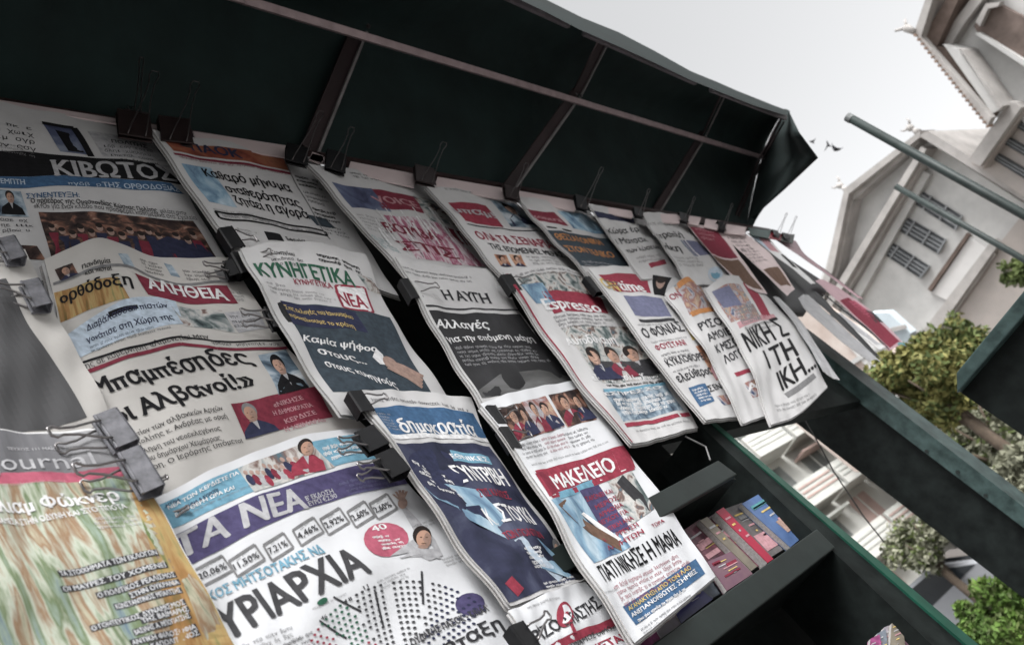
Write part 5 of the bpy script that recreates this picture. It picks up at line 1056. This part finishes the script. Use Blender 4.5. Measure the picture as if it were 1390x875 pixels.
def book(q, k, th, y, label, extra=None, dx=(0, 1, 0)):
    P = [onY(a, b_, y) for a, b_ in q]; t = empty('book', P[3], label, 'book', BG)
    b = MB(); b.poly_prism([p+np.array((0, .0012, 0)) for p in P], (0, th-.0024, 0)); b.build('page_block', EDGE, t)
    b = MB(); b.poly_prism([p for p in P], (0, .0011, 0)); c = b.build('cover', cover(k), t)
    b = MB(); b.poly_prism([p+np.array((0, th-.0011, 0)) for p in P], (0, .0011, 0)); b.build('back_cover', cover(k), t)
    extra = (extra or [])+[(.12+.1*q_, .16+.12*q_, .5+.13*((q_*7+len(label)) % 4), .19+.12*q_, ('light', 'rose', 'yellow')[(len(label)+q_) % 3]) for q_ in range(3+len(label) % 3)]
    if extra:
        for (u0, v0, u1, v1, m) in extra:
            L = lambda u, v: ((P[0]*(1-u)+P[1]*u)*(1-v)+(P[3]*(1-u)+P[2]*u)*v)-np.array((0, .0008, 0))
            b = MB(); b.poly_prism([L(u0, v0), L(u1, v0), L(u1, v1), L(u0, v1)], (0, .0006, 0)); b.build('cover_print', mt(m), c)
    return t
book([(1007, 683), (1041, 664), (1104, 716), (1073, 742)], 'b', .012, .655, 'blue paperback with a pale figure on its cover, rightmost on the shelf', [(.3, .55, .95, .8, 'skin'), (.45, .7, .9, .95, 'light'), (.1, .12, .7, .2, 'teal')])
book([(984, 690), (1007, 682), (1068, 742), (1046, 756)], 'g', .014, .668, 'grey booklet leaning left of the blue paperback', [(.1, .6, .9, .9, 'rose'), (.2, .2, .8, .3, 'grey')])
book([(972, 694), (982, 688), (1050, 758), (1042, 763)], 'r', .02, .652, 'bright red narrow book between two darker ones')
book([(958, 704), (974, 694), (1036, 764), (1022, 772)], 'k', .014, .668, 'dark book with speckled cover left of the bright red one', [(.1, .3, .9, .4, 'rose')])
book([(950, 706), (960, 701), (1028, 768), (1020, 774)], 'o', .012, .66, 'thin olive-grey spine beside the dark speckled book')
book([(924, 722), (950, 704), (1014, 772), (985, 790)], 'k', .012, .672, 'dark maroon booklet with faint pink lettering', [(.1, .3, .8, .42, 'rose'), (.1, .5, .7, .58, 'rose'), (.15, .7, .9, .8, 'rose')])
book([(960, 762), (992, 748), (1022, 778), (987, 801)], 'p', .01, .634, 'small pink patterned booklet standing in front of the darker ones', [(.1, .1, .4, .2, 'maroon'), (.5, .3, .9, .4, 'maroon'), (.2, .6, .8, .66, 'maroon')])
book([(930, 735), (958, 762), (986, 800), (958, 816)], 's', .01, .65, 'steel-grey booklet half hidden behind the long tabloid')
book([(900, 800), (940, 790), (968, 812), (925, 845)], 'n', .012, .645, 'indigo booklet on the shelf under the long tabloid', [(.1, .3, .9, .5, 'lilac')])
book([(880, 835), (915, 818), (932, 840), (898, 866)], 'w', .01, .648, 'white and violet booklet beside the indigo one', [(.1, .1, .5, .6, 'maroon')])
book([(858, 858), (886, 838), (905, 862), (872, 884)], 'm', .01, .65, 'magenta booklet, leftmost one visible at the bottom edge')
for i, (a, c, w, k, lb) in enumerate(((1182, 866, 12, 'm', 'magenta comic'), (1191, 859, 11, 's', 'grey comic'), (1200, 851, 12, 'w', 'white comic'), (1211, 843, 12, 'o', 'tan comic'), (1223, 838, 11, 'p', 'pinkish comic'), (1235, 841, 12, 'm', 'purple comic'), (1246, 853, 12, 'n', 'blue comic'), (1257, 864, 12, 'w', 'pale comic'))):
    ext = (-14, 26)
    book([(a, c), (a+w, c-6), (a+w+8, c+44), (a-4, c+54)], k, .008, .63+.004*(i % 3), lb+(' at the left end' if i == 0 else ' at the right end' if i == 7 else ' number %s from the left' % ('second third fourth fifth sixth seventh'.split()[i-1]))+' of the fan on the lowest shelf'.replace('number ', ''))
for o in C.objects:
    if o.name.startswith('book') and 'label' in o: o['label'] = o['label'].replace('number ', '')
# ------------------------------------------------------------------ binder clips
BLK = mat('clip_black', (.007, .007, .008), .42, .3, 60, spec=.2); WORN = mat('clip_worn', (.075, .075, .085), .38, .3, 90, tint=(.12, .12, .135), bump=.1, bscale=200, spec=.5); WIRE = mat('clip_wire', (.22, .21, .21), .28, .1, 40, metal=.9); MAR = mat('clip_maroon', (.022, .014, .014), .4, .3, 60)
GC = 'binder clips holding the papers'
def clip(A, B, sp, tip, y, label, m=BLK, upright=False, dy=.004, hw=.5, wire=WIRE):
    A3, B3 = onY(*A, y), onY(*B, y); mid = (A3+B3)/2; mp = ((A[0]+B[0])/2, (A[1]+B[1])/2)
    S3 = onY(mp[0]+sp[0], mp[1]+sp[1], y)-mid; T3 = onY(*tip, y)-mid; ax = B3-A3; w = np.linalg.norm(ax); ax /= w
    S3 = S3-ax*S3.dot(ax)*.3; L = np.linalg.norm(S3); sd_ = S3/L; nn = np.cross(ax, sd_); nn /= np.linalg.norm(nn)
    if nn[1] > 0: nn = -nn                     # towards the viewer
    t = empty('binder_clip', mid, label, 'binder clip', GC)
    jaw = .0035; back = min(L*.36, .0075 if m is not WORN else .0095)
    prof = [(0, -jaw), (L*.92, -back), (L, -back*.9), (L, back*.9), (L*.92, back), (0, jaw), (0, jaw+.0015), (L*.94, back+.0012), (L+.0015, back), (L+.0015, -back), (L*.94, -back-.0012), (0, -jaw-.0015)]
    pr = [mid-ax*w/2+sd_*a+nn*b_ for a, b_ in prof]; b = MB(); b.poly_prism(pr, ax*w)
    for s_ in (-1, 1):                         # rolled lips of the jaws
        c = mid+nn*s_*(jaw+.0005); b.tube([c-ax*w/2, c+ax*w/2], .0018, 8)
    b.build('clip_body', m, t, bevel=0)
    TL = np.linalg.norm(T3); td = T3/TL
    for s_ in (1, -1):
        c = mid+nn*s_*(jaw+.0025)+(sd_*0)
        wd = w*.26
        if not upright and s_ == -1: ln, tdd = TL*.8, td*.98-nn*.1
        else: ln, tdd = TL, td+nn*(.14 if not upright else .16*s_)
        pts = []
        for a, b_ in ((-1, 0), (-.95, .12), (-.42, .55), (-.36, .8), (-.62, .92), (-.4, 1.0), (.4, 1.0), (.62, .92), (.36, .8), (.42, .55), (.95, .12), (1, 0)):
            pts.append(c+ax*wd*a+tdd*ln*b_+nn*(.0012))
        b = MB(); b.tube(pts, .00125, 6); b.build('wire_handle', wire, t, True)
    return t
clip((127, 568), (158, 612), (27, -9), (63, 602), .548, 'worn grey binder clip on the poster page margin, upper of the close pair', WORN)
clip((160, 619), (193, 674), (26, -10), (97, 652), .543, 'worn grey binder clip on the glossy magazine corner, lower of the close pair', WORN)
clip((28, 386), (46, 421), (22, -4), (-10, 397), .565, 'worn binder clip on the poster page near the top, beside the book-fair photo', WORN)
clip((-4, 328), (12, 357), (21, -4), (-30, 345), .567, 'dark binder clip at the very left edge, topmost on the poster page', WORN)
clip((226, 700), (236, 715), (-10, 5), (252, 697), .585, 'small clip with only its wire loop showing at the left of the purple banner')
clip((208, 652), (216, 668), (-8, 4), (224, 655), .59, 'clip whose wire loop peeks out beside the cream broadsheet foot')
clip((86, 406), (92, 418), (-10, 3), (100, 413), .60, 'clip hooked beside the rust-coloured picture on the cream broadsheet')
clip((92, 462), (98, 474), (-10, 3), (112, 458), .60, 'clip hooked beside the pale blue panel of the cream broadsheet')
clip((480, 590), (502, 616), (22, -9), (456, 607), .575, 'black clip on the upper right corner of the large white newspaper')
clip((508, 621), (532, 651), (21, -9), (482, 643), .572, 'black clip at the right end of the purple banner')
clip((358, 420), (372, 447), (20, -7), (323, 433), .60, 'black clip on the right edge of the cream broadsheet, wire over its street photo')
clip((313, 310), (331, 337), (-16, 9), (345, 332), .612, 'upper black clip of the pair above the green-titled newspaper')
clip((332, 344), (347, 371), (-19, 8), (365, 350), .61, 'lower black clip of the pair at the corner of the green-titled newspaper')
clip((302, 358), (312, 378), (14, -4), (273, 367), .613, 'black clip on the right foot of the top left broadsheet')
clip((557, 380), (573, 406), (-14, 7), (591, 395), .602, 'black clip on the left edge of the serif-titled newspaper')
clip((692, 374), (707, 396), (-12, 7), (716, 384), .608, 'black clip at the upper left of the red-spined tabloid')
clip((807, 377), (824, 397), (-13, 6), (836, 392), .612, 'black clip at the left of the red banner with yellow letters')
clip((488, 533), (506, 560), (-17, 6), (521, 546), .58, 'black clip at the upper left of the navy tabloid')
clip((670, 553), (686, 577), (-12, 4), (696, 560), .585, 'upper clip of the pair on the tabloid with the long black headline')
clip((688, 582), (706, 610), (-12, 4), (716, 596), .583, 'lower clip of the pair on the tabloid with the long black headline')
clip((706, 846), (732, 882), (-18, 10), (738, 842), .57, 'large black clip at the bottom edge beside the black and red title', BLK)
DW = mat('wire_dim', (.10, .09, .09), .35, .1, 40, metal=.7)
tops = [((161, 184), (207, 191), (5, -30), (203, 126), 'worn dark clip on the top fold, leftmost of the top row', MAR), ((218, 193), (262, 197), (7, -30), (258, 138), 'dark clip on the top fold right of the leftmost one', MAR), ((388, 219), (417, 226), (6, -20), (427, 176), 'dark clip on the top fold at the first rib', BLK), ((441, 229), (468, 237), (7, -22), (470, 194), 'dark clip just right of the first rib', BLK),
        ((564, 247), (591, 253), (6, -19), (594, 214), 'maroon-black clip between the third and fourth top papers', MAR), ((686, 269), (705, 273), (4, -14), (706, 240), 'dark clip between the fourth and fifth top papers', MAR), ((783, 283), (798, 287), (4, -15), (805, 250), 'dark clip between the fifth and sixth top papers', BLK), ((862, 294), (873, 296), (2, -10), (872, 272), 'small dark clip between the sixth and seventh top papers', BLK), ((924, 301), (934, 303), (2, -10), (934, 282), 'small dark clip after the seventh top paper', BLK), ((976, 312), (985, 314), (2, -9), (984, 292), 'small dark clip before the ninth top paper', BLK),
        ((1050, 320), (1058, 322), (1, -6), (1058, 304), 'tiny clip outlined on the sky, left of two', BLK), ((1064, 324), (1072, 326), (1, -6), (1071, 308), 'tiny clip outlined on the sky, right of two', BLK)]
for A, B, sp, tip, lb, m in tops: clip(A, B, sp, tip, .62 if A[0] < 900 else .635, lb, m, True, wire=DW)
t = clip((172, 182), (195, 186), (4, -28), (184, 110), .632, 'clip behind the leftmost top clip, only its wire loop showing', MAR, True, wire=DW)
